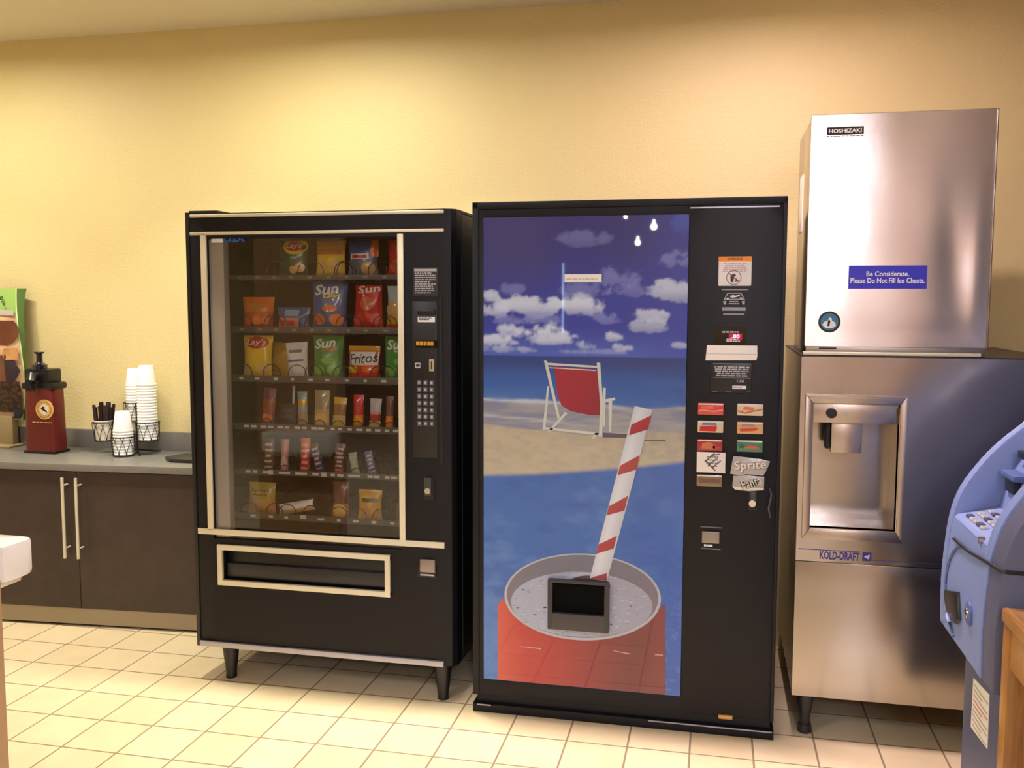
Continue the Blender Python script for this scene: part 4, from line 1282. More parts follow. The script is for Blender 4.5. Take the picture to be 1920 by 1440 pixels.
P_([(2.9316, 1.4843), (2.9384, 1.486), (2.9402, 1.4817), (2.9334, 1.4808)], M_WHITE, .0009)
P_([(2.974, 1.4861), (2.9808, 1.4861), (2.9826, 1.4818), (2.9758, 1.4818)], M_WHITE, .0009)
P_([(2.9216, 1.4747), (2.9318, 1.4747), (2.9304, 1.4634), (2.9236, 1.4634)], M_GREYPR)
P_([(2.9811, 1.4748), (2.9912, 1.4749), (2.9898, 1.4636), (2.983, 1.4636)], M_GREYPR)
q = (2.9388, 2.9744, 1.4618, 1.4748)
mb.lines(q[0], q[1], q[2], q[3], 2, YS - .0004, M_GREYPR, .6, seed=12, centre=True)
mb.build('bill_acceptor', sdoor)
mb = MB()
q = (2.8966, 2.9989, 1.3325, 1.392)
mb.box(q[0], q[1], VF - .001, VF + .001, q[2], q[3], mat('display_window', (26, 20, 12), .15))
q = (2.9412, 2.9855, 1.3467, 1.3694)
mb.box(q[0], q[1], YS - .0002, VF, q[2], q[3], mat('led_red', (110, 6, 40), .4, emit=(210, 0, 70), estr=0.45), .004)
q = (2.9514, 2.9769, 1.3537, 1.366)
mb.text('.80', q[0], q[1], q[2], q[3], YS - .001, mat('led_digits', (255, 150, 200), .4, emit=(255, 170, 215), estr=1.4), .03)
q = (2.9196, 2.991, 1.3702, 1.3764)
mb.lines(q[0], q[1], q[2], q[3], 1, YS - .0004, M_GREYPR, .9, seed=13)
q = (2.9347, 2.9908, 1.3397, 1.352)
mb.lines(q[0], q[1], q[2], q[3], 2, YS - .0006, M_WHITE, .55, seed=14)
mb.build('price_display', sdoor)
mb = MB()
q = (2.8858, 3.0192, 1.1725, 1.2729)
mb.box(q[0], q[1], VF - .003, VF + .001, q[2], q[3], M_BLACK2, .003)
q = (2.8974, 3.0102, 1.2254, 1.2606)
mb.lines(q[0], q[1], q[2], q[3], 5, VF - .0034, M_GREYPR, .6, seed=15, centre=True)
for q in ((2.8934, 3.0164, 1.2677, 1.2703), (2.8944, 3.0141, 1.2219, 1.2237), (2.8902, 2.9092, 1.1757, 1.1774), (2.935, 2.9538, 1.1767, 1.1784), (3.005, 3.0169, 1.1773, 1.1791)):
    mb.box(q[0], q[1], VF - .0034, VF, q[2], q[3], mat('faint_grey_line', (110, 110, 122), .5))
q = (2.9718, 2.994, 1.2084, 1.2172)
mb.text('1.00', q[0], q[1], q[2], q[3], VF - .0036, M_GREYPR, .02)
q = (2.9569, 3.0013, 1.1863, 1.1978)
mb.box(q[0], q[1], VF - .0036, VF, q[2], q[3], M_WHITE, .001)
mb.lines(q[0] + .003, q[1] - .003, q[2] + .003, q[3] - .003, 1, VF - .0039, mat('slot_grey', (150, 148, 160), .4, .3), .9, seed=16)
mb.build('coin_panel', sdoor)
mb = MB()
q = (2.8686, 3.0341, 1.2791, 1.33)
mb.prism([(q[0] + .004, q[3]), (q[1] - .001, q[3]), (q[1], (q[2] + q[3]) / 2 - .01), (q[1] - .003, q[2] + .003), (q[0], q[2]), (q[0] + .002, (q[2] + q[3]) / 2)], VF - .006, VF - .0045, mat('white_paper', (244, 240, 238), .6), bev=.0004)
zm = (q[2] + q[3]) / 2 - .004
mb.prism([(q[0] + .004, zm), (q[1] - .003, zm), (q[1] - .003, zm + .002), (q[0] + .004, zm + .002)], VF - .0064, VF - .006, mat('paper_fold', (200, 192, 190), .6))
solo(mb, 'taped_paper', 'white folded paper strip taped above the coin panel of the drink machine', 'paper', ((q[0] + q[1]) / 2, VF - .005, q[2]))
# selection buttons, each with its own printed strip
def button(q, base, marks, parent):
    x0, x1, z0, z1 = q
    mb = MB().box(x0, x1, VF - .012, VF + .001, z0, z1, flat(base, .25, coat=.6), .004)
    mb.box(x0 + .002, x1 - .002, VF - .0126, VF - .009, z1 - .006, z1 - .002, flat((220, 214, 208), .25))
    W, H = x1 - x0, z1 - z0
    for poly, c in marks:
        mb.prism([(x0 + a * W, z0 + b * H) for a, b in poly], VF - .0128, VF - .011, flat(c, .3))
    return mb.build('select_button', parent)
wave = [(.03, .30), (.3, .36), (.6, .26), (.97, .40), (.97, .50), (.6, .36), (.3, .46), (.03, .40)]
wave2 = [(.03, .34), (.3, .16), (.62, .34), (.97, .52), (.97, .6), (.62, .44), (.3, .28), (.03, .44)]
bar_ = [(.08, .12), (.70, .12), (.76, .40), (.72, .58), (.10, .55)]
blk = [(.18, .22), (.66, .16), (.74, .5), (.5, .78), (.2, .7)]
button((2.8471, 2.931, 1.0989, 1.139), (206, 66, 66), [(wave, (226, 150, 120)), ([(.1, .5), (.6, .52), (.58, .78), (.12, .8)], (222, 104, 92))], sdoor)
button((2.974, 3.0573, 1.0998, 1.1395), (214, 198, 168), [(wave2, (200, 80, 60)), ([(.2, .5), (.62, .44), (.66, .7), (.3, .78)], (206, 120, 100))], sdoor)
button((2.8474, 2.9315, 1.04, 1.0793), (206, 196, 164), [(bar_, (200, 30, 36)), ([(.16, .64), (.76, .64), (.7, .86), (.2, .86)], (120, 122, 150))], sdoor)
button((2.9745, 3.0588, 1.0397, 1.0795), (210, 166, 120), [([(.14, .18), (.66, .26), (.8, .42), (.74, .52), (.1, .42)], (206, 72, 34)), ([(.16, .6), (.74, .62), (.6, .82), (.2, .82)], (160, 130, 140))], sdoor)
button((2.8469, 2.9302, 0.9772, 1.0175), (160, 40, 44), [(blk, (196, 116, 74)), ([(.6, .28), (.92, .2), (.92, .4), (.64, .5)], (190, 60, 54))], sdoor)
button((2.975, 3.0586, 0.9793, 1.0192), (70, 124, 96), [([(.3, .34), (.86, .26), (.84, .5), (.5, .56)], (206, 90, 70)), ([(.1, .34), (.26, .34), (.28, .62), (.12, .66)], (40, 96, 66))], sdoor)
button((2.8474, 2.9311, 0.8592, 0.8989), (132, 108, 84), [([(.1, .3), (.9, .3), (.9, .66), (.1, .66)], (110, 84, 66))], sdoor)
# papers taped over two places
M_FOILP = mat('crumpled_tape', (176, 172, 172), .28, .25, bump=.6, bscale=60)
q = (2.8471, 2.9401, 0.9073, 0.9756)
mb = MB().box(q[0], q[1], VF - .018, VF - .0165, q[2], q[3], mat('paper_under_tape', (226, 220, 214), .4, coat=.4, bump=.4, bscale=40), .0005)
W, H = q[1] - q[0], q[3] - q[2]
pt = lambda a, b: (q[0] + a * W, q[2] + b * H)
for a, b, c, d in ((.28, .52, .62, .95), (.40, .36, .72, .72), (.52, .22, .84, .60), (.30, .60, .66, .10), (.50, .86, .80, .92)):
    x0, z0 = pt(a, b)
    x1, z1 = pt(c, d)
    nx_, nz_ = (z1 - z0), -(x1 - x0)
    L_ = math.hypot(nx_, nz_)
    nx_, nz_ = nx_ / L_ * .0022, nz_ / L_ * .0022
    mb.prism([(x0 - nx_, z0 - nz_), (x1 - nx_, z1 - nz_), (x1 + nx_, z1 + nz_), (x0 + nx_, z0 + nz_)], VF - .0184, VF - .018, mat('grey_ink', (106, 102, 104), .5))
mb.lines(*pt(.32, .1)[:1], pt(.78, .1)[0], pt(0, .2)[1], pt(0, .8)[1], 4, VF - .0186, mat('grey_ink', (106, 102, 104), .5), .35, seed=17, centre=True)
solo(mb, 'taped_paper', 'shiny white paper with a grey diamond print taped below the left buttons', 'paper', ((q[0] + q[1]) / 2, VF - .017, q[2]))
pl = [(2.9652, 0.9653), (3.0166, 0.9619), (3.0557, 0.9581), (3.0829, 0.9521), (3.0734, 0.9252), (3.0621, 0.9035), (3.0094, 0.9066), (2.9838, 0.9019), (2.9563, 0.9061), (2.9592, 0.9277)]
mb = MB().prism(pl, VF - .0162, VF - .0145, M_FOILP, bev=.0004)
q = (2.9729, 3.0731, 0.9093, 0.9536)
mb.text('Sprite', q[0] - .002, q[1], q[2] + .004, q[3] - .003, VF - .0168, mat('grey_ink', (106, 102, 104), .5), .04, rot=.08)
mb.text('Sprite', q[0] - .004, q[1] - .002, q[2] + .006, q[3] - .001, VF - .0174, mat('silver_lettering', (224, 216, 200), .4), .02, rot=.08)
solo(mb, 'taped_paper', 'crumpled grey paper lettered Sprite taped over the right buttons', 'paper', (*pl[6][:1], VF - .015, pl[8][1]))
pl = [(2.9667, 0.8994), (3.0094, 0.903), (3.0656, 0.9001), (3.065, 0.8556), (3.0192, 0.8499), (2.9729, 0.8532), (2.9641, 0.8635)]
mb = MB().prism(pl, VF - .0166, VF - .0148, M_FOILP, bev=.0004)
mb.prism([(pl[6][0], pl[6][1]), (pl[3][0], pl[3][1] + .006), (pl[3][0], pl[3][1] + .001), (pl[5][0], pl[5][1] + .001)], VF - .017, VF - .0166, mat('silver_lettering', (224, 216, 200), .4))
q = (2.9912, 3.0542, 0.8561, 0.897)
mb.text('Fanta', q[0], q[1], q[2] + .006, q[3] - .004, VF - .0178, M_INK, .05, rot=.35)
mb.text('Fanta', q[0] + .002, q[1] + .002, q[2] + .008, q[3] - .002, VF - .0184, mat('silver_lettering', (224, 216, 200), .4), .0, rot=.35)
solo(mb, 'taped_paper', 'crumpled grey paper lettered Fanta hanging below the Sprite paper', 'paper', (pl[4][0], VF - .015, pl[4][1]))
# lock and coin return
x0, x1, z0, z1 = 3.0154, 3.0479, 0.7831, 0.8512
mb = MB().box(x0, x1, VF - .004, VF + .001, z0, z1, mat('groove_black', (8, 8, 10), .6), .003).box(x0 + .006, x1 - .006, VF - .014, VF, z0 + .012, z1 - .002, mat('handle_grey', (58, 60, 62), .35), .004)
cx, cz = (3.0298, 0.8094)
mb.disc(cx, cz, VF - .018, VF, .0115, M_CHROME, 20)
mb.build('lock_handle', sdoor)
mb = MB()
for q in ((2.8628, 2.9345, 0.7173, 0.7209), (2.8661, 2.9309, 0.6433, 0.647)):
    mb.box(q[0], q[1], VF - .002, VF, q[2], q[3], mat('faint_grey_line', (110, 110, 122), .5))
q = (2.8688, 2.9265, 0.6652, 0.7053)
mb.box(q[0], q[1], VF - .008, VF, q[2], q[3], mat('coin_cup', (150, 140, 132), .35, .5), .003)
q = (2.8764, 2.9167, 0.6505, 0.6597)
mb.lines(q[0], q[1], q[2], q[3], 1, VF - .001, M_WHITE, .8, seed=18)
mb.build('coin_return', sdoor)
cx, cz = (2.9611, 0.0659)
MB().box(cx - .025, cx + .022, VF - .009, VF + .02, cz - .006, cz + .009, mat('brass', (190, 150, 90), .35, .7), .003).build('latch', soda)
q = (3.0805, 3.1008, 0.7628, 0.8611)
mb = MB().tube([(q[0] + .004, VF - .006, q[3]), (q[0] + .010, VF - .008, q[3] - .02), (q[0] + .002, VF - .008, q[2] + .03), (q[0] + .010, VF - .007, q[2])], .004, mat('clear_tape', (70, 70, 84), .2), 6)
mb.build('tape_scrap', sdoor)
# ------------------------------------------------------------------ ice machine on its dispenser bin
M_STEEL = stainless('brushed_steel', (206, 196, 190), 0.24, 0.8)
M_STEEL2 = stainless('brushed_steel_bin', (172, 164, 156), 0.2, 0.5)
M_STEELD = mat('steel_edge', (150, 140, 128), 0.35, 1.0)
HX0, HX1, HF = 3.186, 3.741, -0.200
BX0, BX1, BF = 3.177, 3.96, -0.205
BINZ0, BINZ1 = 0.1435, 1.294
bin_ = thing('ice_bin', 'wide stainless ice dispenser bin with a recessed chute on black legs', 'ice dispenser', (3.56, 0.17, 0))
CVX0, CVX1, CVZ0, CVZ1 = 3.2178, 3.4859, 0.7255, 1.1424
mb = MB()
BACK = 0.54
mb.box(BX0, CVX0, BF, BF + .03, BINZ0 + .468, BINZ1, M_STEEL2)
mb.box(CVX1, BX1, BF, BF + .03, BINZ0 + .468, BINZ1, M_STEEL2)
mb.box(CVX0, CVX1, BF, BF + .03, CVZ1, BINZ1, M_STEEL2)
mb.box(CVX0, CVX1, BF, BF + .03, BINZ0 + .468, CVZ0, M_STEEL2)
mb.build('face_panel', bin_)
mb = MB()
mb.box(BX0 + .002, BX0 + .012, BF + .03, BACK, BINZ0, BINZ1 - .002, M_STEEL2)
mb.box(BX1 - .012, BX1, BF + .03, BACK, BINZ0, BINZ1 - .002, M_STEEL2)
mb.box(BX0 + .012, BX1 - .012, BACK - .012, BACK, BINZ0, BINZ1 - .002, M_STEELD)
mb.box(BX0 + .012, BX1 - .012, BF + .03, BACK - .012, BINZ0, BINZ0 + .012, M_STEELD)
mb.box(BX0, BX1, BF + .001, BACK, BINZ1 - .001, BINZ1 + .004, mat('bin_lid', (60, 54, 58), .35, .6))
mb.build('cabinet', bin_)
zs_ = BINZ0 + .468
MB().box(BX0, BX1, BF + .0005, BF + .03, BINZ0, zs_ - .0025, M_STEEL2, .0015).build('kick_panel', bin_)
# frame of the dispenser recess
FX0, FX1, FZ0, FZ1 = 3.1936, 3.5073, 0.6899, 1.1693
w = .0225
mb = MB()
M_FRAME = stainless('brushed_steel_frame', (176, 164, 152), 0.26, 0.5)
yf = BF - .012
mb.prism([(FX0, FZ1), (FX1, FZ1), (CVX1, CVZ1), (CVX0, CVZ1)], yf, BF + .002, M_FRAME, bev=.002)
mb.prism([(FX0, FZ0), (FX1, FZ0), (CVX1, CVZ0), (CVX0, CVZ0)][::-1], yf, BF + .002, M_FRAME, bev=.002)
mb.prism([(FX0, FZ0), (FX0, FZ1), (CVX0, CVZ1), (CVX0, CVZ0)], yf, BF + .002, M_FRAME, bev=.002)
mb.prism([(FX1, FZ0), (FX1, FZ1), (CVX1, CVZ1), (CVX1, CVZ0)][::-1], yf, BF + .002, M_FRAME, bev=.002)
mb.tube([(FX0 + .002, yf - .001, FZ1 - .001), (FX1, yf - .001, FZ1 - .001)], .002, M_CHROME, 8)
mb.tube([(CVX1 - .001, yf, CVZ0), (CVX1 - .001, yf, CVZ1 - .01)], .002, M_CHROME, 8)
mb.tube([(CVX0, yf, CVZ0 + .001), (CVX1, yf, CVZ0 + .001)], .002, M_CHROME, 8)
mb.build('recess_frame', bin_)
# recess box
DEP = .16
mb = MB()
mb.box(CVX0 - .004, CVX0, BF, BF + DEP, CVZ0, CVZ1, M_STEEL2).box(CVX1, CVX1 + .004, BF, BF + DEP, CVZ0, CVZ1, M_STEEL2)
mb.box(CVX0 - .004, CVX1 + .004, BF + DEP, BF + DEP + .004, CVZ0, CVZ1, M_STEEL2)
mb.box(CVX0 - .004, CVX1 + .004, BF, BF + DEP, CVZ0 - .004, CVZ0, M_STEEL2).box(CVX0 - .004, CVX1 + .004, BF, BF + DEP, CVZ1, CVZ1 + .004, M_STEEL2)
mb.build('recess', bin_)
q = (3.2158, 3.4807, 1.0775, 1.139)
pnl = MB().box(CVX0 + .001, CVX1 - .001, BF + .004, BF + .02, q[2], CVZ1 - .001, M_FRAME, .001).build('valance', bin_)
cx, cz = (3.2752, 1.1106)
MB().disc(cx, cz, BF - .016, BF + .006, .0165, M_BLACK2, 24).build('push_button', pnl)
q = (3.2811, 3.3782, 0.9746, 1.0743)
mb = MB().box(q[0], q[1], BF + .03, BF + .10, q[2], q[3] + .01, M_FRAME, .002)
mb.box(q[0] - .014, q[0] - .002, BF + .05, BF + .10, q[2] + .01, q[3] + .01, mat('groove_black', (8, 8, 10), .6))
mb.build('chute', bin_)
# brand line
M_BLUE = mat('navy_lettering', (52, 42, 130), .45)
yl = BF - .0006
mb = MB()
q = (3.2538, 3.3796, 0.6205, 0.6484)
mb.text('KOLD-DRAFT', q[0], q[1], q[2], q[3], yl, M_BLUE, .03)
zln = (3.2836, 0.6509)[1]
mb.box(BX0 + .008, q[1], yl, BF, zln - .001, zln + .0016, M_BLUE)
q2 = (3.388, 3.4162, 0.6222, 0.6509)
mb.box(q2[0], q2[1], yl, BF, q2[2], q2[3], M_BLUE, .0)
mb.prism([(q2[0] + .006, q2[2] + .012), (q2[0] + .02, q2[2] + .006), (q2[1] - .006, q2[2] + .014), (q2[1] - .006, q2[2] + .024), (q2[0] + .02, q2[3] - .008), (q2[0] + .006, q2[3] - .012)], yl - .0003, BF, mat('lilac_print', (186, 176, 206), .5))
zl2 = (3.5252, 0.6264)[1]
mb.box(q2[1] + .004, BX1 - .02, yl, BF, zl2 - .001, zl2 + .0014, M_BLUE)
mb.build('brand_lettering', bin_)
for x in (3.226, 3.90):
    for y in (-.160, .49):
        MB().lathe([(.020, 0), (.024, .004), (.022, .03), (.016, .034), (.030, BINZ0 - .002), (.030, BINZ0)], x, y, mat('leg_black', (34, 32, 36), .4), 16).build('leg', bin_)

head = thing('ice_maker', 'tall stainless ice maker head with a blue notice on its front', 'ice maker', (3.46, 0.05, 1.298))
HZ0, HZ1 = 1.2985, 2.070
MB().box(HX0 + .004, HX1 - .004, HF + .021, 0.27, HZ0, HZ1 - .004, M_STEEL2, .002).build('cabinet', head)
# the sheet of the front, slightly dished where it has been knocked
nx, nz = 40, 56
v, f = [], []
FZL = HZ0 + .030
for j in range(nz + 1):
    for i in range(nx + 1):
        u, w_ = i / nx, j / nz
        edge_ = min(1, min(u, 1 - u) * 14) * min(1, min(w_, 1 - w_) * 14)
        d = .0022 * math.exp(-((u - .80 + .10 * (w_ - .3)) / .07) ** 2) * math.exp(-((w_ - .36) / .26) ** 2)
        d -= .0016 * math.exp(-((u - .93) / .05) ** 2) * math.exp(-((w_ - .34) / .3) ** 2)
        d += .0016 * math.exp(-((w_ - .05) / .06) ** 2) * u
        v.append((HX0 + (HX1 - HX0) * u, HF + d * edge_, FZL + (HZ1 - FZL) * w_))
for j in range(nz):
    for i in range(nx):
        f.append((j * (nx + 1) + i, j * (nx + 1) + i + 1, (j + 1) * (nx + 1) + i + 1, (j + 1) * (nx + 1) + i))
mb = MB().add(v, f, M_STEEL)
mb.box(HX0, HX0 + .001, HF, HF + .02, FZL, HZ1, M_STEEL).box(HX1 - .001, HX1, HF, HF + .02, FZL, HZ1, M_STEEL).box(HX0, HX1, HF, HF + .02, HZ1 - .001, HZ1, M_STEELD)
mb.tube([(HX1 - .004, HF - .001, FZL), (HX1 - .004, HF - .001, HZ1 - .004)], .0035, M_STEEL2, 8)
mb.build('face_panel', head, 60)
mb = MB().box(HX0 + .004, HX1 - .006, HF + .006, HF + .022, HZ0, FZL, M_STEELD, .001)
mb.box(HX0 - .004, HX1 - .02, HF - .002, HF + .012, HZ0 + .002, HZ0 + .012, M_CHAMP, .001)
mb.box(HX0 + .045, HX0 + .10, HF + .003, HF + .01, FZL - .009, FZL - .004, M_INK)
mb.build('base_rail', head)
mb = MB()
q = (3.2346, 3.3464, 2.006, 2.0294)
ys = HF - .0012
mb.box(q[0], q[1], ys, HF - .0002, q[2], q[3], mat('name_plate_grey', (46, 42, 48), .8, spec=.2), .0)
mb.text('HOSHIZAKI', q[0] + .006, q[1] - .006, q[2] + .005, q[3] - .005, ys - .0004, M_WHITE, .03)
mb.lines(q[0], q[1], q[2] - .009, q[2] - .004, 1, ys, mat('faint_grey_line', (110, 110, 122), .5), .7, seed=22)
mb.build('name_plate', head)
q = (3.3155, 3.5521, 1.5151, 1.589)
mb = MB().box(q[0], q[1], ys, HF + .001, q[2], q[3], mat('notice_blue', (34, 34, 206), .4), .0)
H = q[3] - q[2]
mb.text('Be Considerate.', q[0] + .054, q[1] - .054, q[2] + H * .54, q[2] + H * .76, ys - .0005, M_WHITE, .022)
mb.text('Please Do Not Fill Ice Chests.', q[0] + .006, q[1] - .006, q[2] + H * .24, q[2] + H * .48, ys - .0005, M_WHITE, .022)
mb.build('notice_sticker', head)
cx, cz = (3.2608, 1.408)
mb = MB().disc(cx, cz, ys, HF + .001, .0345, M_INK, 36)
mb.disc(cx, cz, ys - .0003, HF, .0275, mat('emblem_grey', (120, 120, 124), .5), 36)
mb.disc(cx, cz, ys - .0006, HF, .0262, mat('emblem_blue', (44, 122, 162), .5), 36)
mb.prism([(cx - .022, cz - .010), (cx - .012, cz - .020), (cx + .010, cz - .021), (cx + .021, cz - .012), (cx + .018, cz - .002), (cx + .008, cz + .004), (cx + .006, cz + .013), (cx - .001, cz + .014), (cx - .005, cz + .004), (cx - .016, cz - .0)], ys - .0009, HF, M_WHITE)
mb.prism([(cx - .006, cz - .014), (cx + .0, cz - .014), (cx + .003, cz + .002), (cx - .001, cz + .009), (cx - .005, cz + .002)], ys - .0012, HF, M_INK)
mb.build('emblem', head)
MB().box(HX0 + .0025, HX0 + .0045, .08, .2, 1.72, 1.92, mat('paper_label', (214, 206, 190), .6)).build('side_label', head)

# ------------------------------------------------------------------ cash machine
M_ATM = mat('pale_blue_plastic', (116, 134, 186), .4, bump=.1, bscale=300)
M_ATMS = mat('slate_plastic', (84, 88, 112), .45, bump=.12, bscale=300)
M_ATMD = mat('deep_blue_plastic', (84, 100, 152), .45)
AY0, AY1 = -1.112, -0.597
sil = [(3.5428, 0.5644), (3.54, 0.6889), (3.5451, 0.7898), (3.5554, 0.8825), (3.5801, 0.96), (3.6319, 1.0408), (3.684, 1.0997), (3.7359, 1.1474)]
sil = [(a, b) for a, b in sil] + [(3.83, 1.245), (3.93, 1.33), (4.05, 1.39), (4.22, 1.42)]
_s = []
for _i in range(len(sil) - 1):                 # smooth the profile
    _p = [np.array(sil[min(max(_i + _k, 0), len(sil) - 1)]) for _k in (-1, 0, 1, 2)]
    for _t in (0, .25, .5, .75):
        _q = .5 * (2 * _p[1] + (_p[2] - _p[0]) * _t + (2 * _p[0] - 5 * _p[1] + 4 * _p[2] - _p[3]) * _t ** 2 + (3 * _p[1] - _p[0] - 3 * _p[2] + _p[3]) * _t ** 3)
        _s.append((float(_q[0]), float(_q[1])))
sil = _s + [sil[-1]]
ZB = sil[0][1]
XFRONT = lambda z: float(np.interp(z, [p[1] for p in sil], [p[0] for p in sil]))
atm = thing('cash_machine', 'pale blue cash machine with a keypad beside the wooden table', 'cash machine', (3.85, -0.85, 0))
full = sil + [(4.22, ZB)]
# cheeks either side of the recess
MB().prism(full, AY1 - .045, AY1, M_ATM, bev=.008).build('cheek', atm)
mb = MB().prism(full, -1.020, -0.975, M_ATM, bev=.004)
mb.build('cheek', atm)
grey = [(a + .004 + .02 * max(0, b - .9), b) for a, b in sil] + [(4.22, ZB)]
MB().prism(grey, AY0, -1.0205, M_ATMS, bev=.004).build('side_shell', atm)
# lower door between the cheeks
KZ = 0.885                                   # keypad ledge
lowp = [(a + .003, b) for a, b in sil if b < KZ - .01] + [(XFRONT(KZ - .008) + .003, KZ - .008), (4.2, KZ - .008), (4.2, ZB + .002)]
mb = MB().prism(lowp, -0.976, AY1 - .044, M_ATM)
mb.build('lower_door', atm)
mb = MB()
arc_pts = []
for k in range(13):
    a = math.pi * (.5 + k / 12 * .9)
    y = -0.80 + .16 * math.cos(a) * -1 * .9
    z = 0.70 + .13 * math.sin(a)
    arc_pts.append((XFRONT(z) + .001, y, z))
mb.tube(arc_pts, .004, M_ATMD, 8)
mb.build('door_groove', atm)
# cash slot
mb = MB()
xs0 = XFRONT(.66)
mb.prism([(-0.735, .632), (-0.70, .612), (-0.668, .622), (-0.66, .66), (-0.672, .668)], xs0 - .004, xs0 + .02, M_ATM, 'x', bev=.004)
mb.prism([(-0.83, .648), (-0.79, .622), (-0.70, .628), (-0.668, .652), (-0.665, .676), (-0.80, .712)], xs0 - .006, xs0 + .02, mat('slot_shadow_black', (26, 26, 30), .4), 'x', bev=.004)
mb.prism([(-0.745, .612), (-0.70, .598), (-0.69, .612), (-0.72, .628)], xs0 - .012, xs0, M_ATM, 'x', bev=.003)
mb.build('cash_slot', atm)
mb = MB()
c0 = (-0.905, .690)
mb.prism([(c0[0] + .026 * math.cos(2 * math.pi * k / 20), c0[1] + .030 * math.sin(2 * math.pi * k / 20)) for k in range(20)], xs0 - .004, xs0 + .01, M_ATMD, 'x', bev=.002)
mb.prism([(c0[0] + .012 * math.cos(2 * math.pi * k / 16), c0[1] + .014 * math.sin(2 * math.pi * k / 16)) for k in range(16)], xs0 - .009, xs0, M_CHROME, 'x', bev=.002)
mb.build('lock', atm)
# seam between the upper and the lower shell, and the small keyhole over it
seam = [(-0.7006, 0.8307), (-0.7634, 0.8321), (-0.8443, 0.8347), (-0.9433, 0.8448), (-1.039, 0.8541)]
mb = MB()
pts = [(XFRONT(z) - .002, y, z) for y, z in seam]
lastz = pts[-1][2]
pts += [(XFRONT(lastz + .004) + .001, -1.108, lastz + .004), (XFRONT(lastz + .004) + .008, -1.1145, lastz + .004), (3.60, -1.114, lastz + .002), (3.70, -1.114, lastz - .012), (3.9, -1.114, lastz - .02)]
mb.tube(pts, .0045, M_INK, 8)
mb.build('shell_seam', atm)
ky, kz = (-0.9197, 0.8823)
MB().prism([(ky + .008 * math.cos(2 * math.pi * k / 14), kz + .009 * math.sin(2 * math.pi * k / 14)) for k in range(14)], XFRONT(kz) - .004, XFRONT(kz) + .01, M_CHROME, 'x').build('lock', atm)
# keypad ledge, back of the recess and screen
ledge = [(XFRONT(KZ) + .002, KZ - .006), (XFRONT(KZ) + .012, KZ + .004), (3.67, KZ + .030), (3.67, KZ - .006)]
lg = MB().prism(ledge, -0.974, AY1 - .046, mat('pale_ledge_plastic', (128, 146, 196), .4), bev=.001).build('keypad_ledge', atm)
mb = MB()
sl_ = (.026) / (3.67 - XFRONT(KZ) - .012)
for r in range(3):
    for c in range(5):
        xk = XFRONT(KZ) + .030 + .027 * r
        yk = -0.70 - .034 * c
        zk = KZ + .004 + (xk - XFRONT(KZ) - .012) * sl_
        mb.box(xk - .010, xk + .010, yk - .012, yk + .012, zk - .004, zk + .006, mat('metal_key', (196, 196, 200), .3, .4) if (r + c) % 3 else mat('dark_key', (70, 70, 92), .4), .003, 1)
mb.build('keypad', lg)
backp = [(3.665, KZ), (3.69, 1.0), (3.77, 1.13), (3.88, 1.235), (4.05, 1.35), (4.20, 1.38), (4.20, KZ)]
bk = MB().prism(backp, -0.975, AY1 - .044, M_ATM).build('recess_panel', atm)
MB().prism([(3.776, 1.142), (3.870, 1.232), (3.874, 1.228), (3.780, 1.138)], -0.93, -0.68, mat('dark_screen', (40, 44, 60), .15), bev=.0).build('screen', bk)
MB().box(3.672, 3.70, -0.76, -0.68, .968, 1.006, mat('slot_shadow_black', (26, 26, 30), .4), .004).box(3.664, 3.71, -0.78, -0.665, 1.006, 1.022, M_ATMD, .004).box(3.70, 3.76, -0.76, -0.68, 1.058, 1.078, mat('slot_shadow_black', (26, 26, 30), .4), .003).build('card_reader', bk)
# pedestal with its paper label
ped = MB().box(3.612, 4.20, -1.09, -0.612, 0, ZB - .001, mat('slate_pedestal', (78, 84, 110), .5), .004).build('pedestal', atm)
lb = [(-0.705, 0.4464), (-0.8566, 0.4623), (-0.8612, 0.3183), (-0.7018, 0.3052)]
mb = MB().prism(lb, 3.6106, 3.613, mat('paper_label_white', (220, 216, 208), .6), 'x')
(ya, za), (yb2, zb2) = lb[0], lb[2]
for k in range(9):
    z = za - .012 - k * .014
    y_0, y_1 = -.715, -.85 + .05 * (k % 3 == 1)
    mb.prism([(y_0, z), (y_1, z + .002), (y_1, z - .003), (y_0, z - .004)], 3.6100, 3.6106, mat('pale_brown_print', (176, 160, 146), .6) if k not in (3, 4) else mat('faint_red_print', (196, 130, 110), .6), 'x')
mb.build('paper_label', ped)

# ------------------------------------------------------------------ oak table
def oak():
    m = mat('golden_oak', (196, 132, 54), .35, coat=.25)
    nt = m.node_tree
    b = nt.nodes['Principled BSDF']
    tc = nt.nodes.new('ShaderNodeTexCoord')
    mp = nt.nodes.new('ShaderNodeMapping')
    mp.inputs['Scale'].default_value = (60, 4, 4)
    nt.links.new(tc.outputs['Object'], mp.inputs['Vector'])
    n = nt.nodes.new('ShaderNodeTexNoise')
    n.inputs['Scale'].default_value = 1.5
    n.inputs['Detail'].default_value = 6
    nt.links.new(mp.outputs['Vector'], n.inputs['Vector'])
    r = nt.nodes.new('ShaderNodeValToRGB')
    r.color_ramp.elements[0].position = .35
    r.color_ramp.elements[0].color = lin((146, 98, 42)) + [1]
    r.color_ramp.elements[1].position = .65
    r.color_ramp.elements[1].color = lin((176, 128, 66)) + [1]
    nt.links.new(n.outputs['Fac'], r.inputs['Fac'])
    nt.links.new(r.outputs['Color'], b.inputs['Base Color'])
    return m
M_OAK = oak()
M_REDBRN = mat('dark_red_brown', (126, 66, 34), .45, var=.15, vscale=12)
TX0, TX1, TY1, TY0, TZ = 3.550, 4.15, -1.134, -1.85, 0.782
tb = thing('side_table', 'golden oak side table in front of the pale blue cash machine', 'table', (3.85, -1.5, 0))
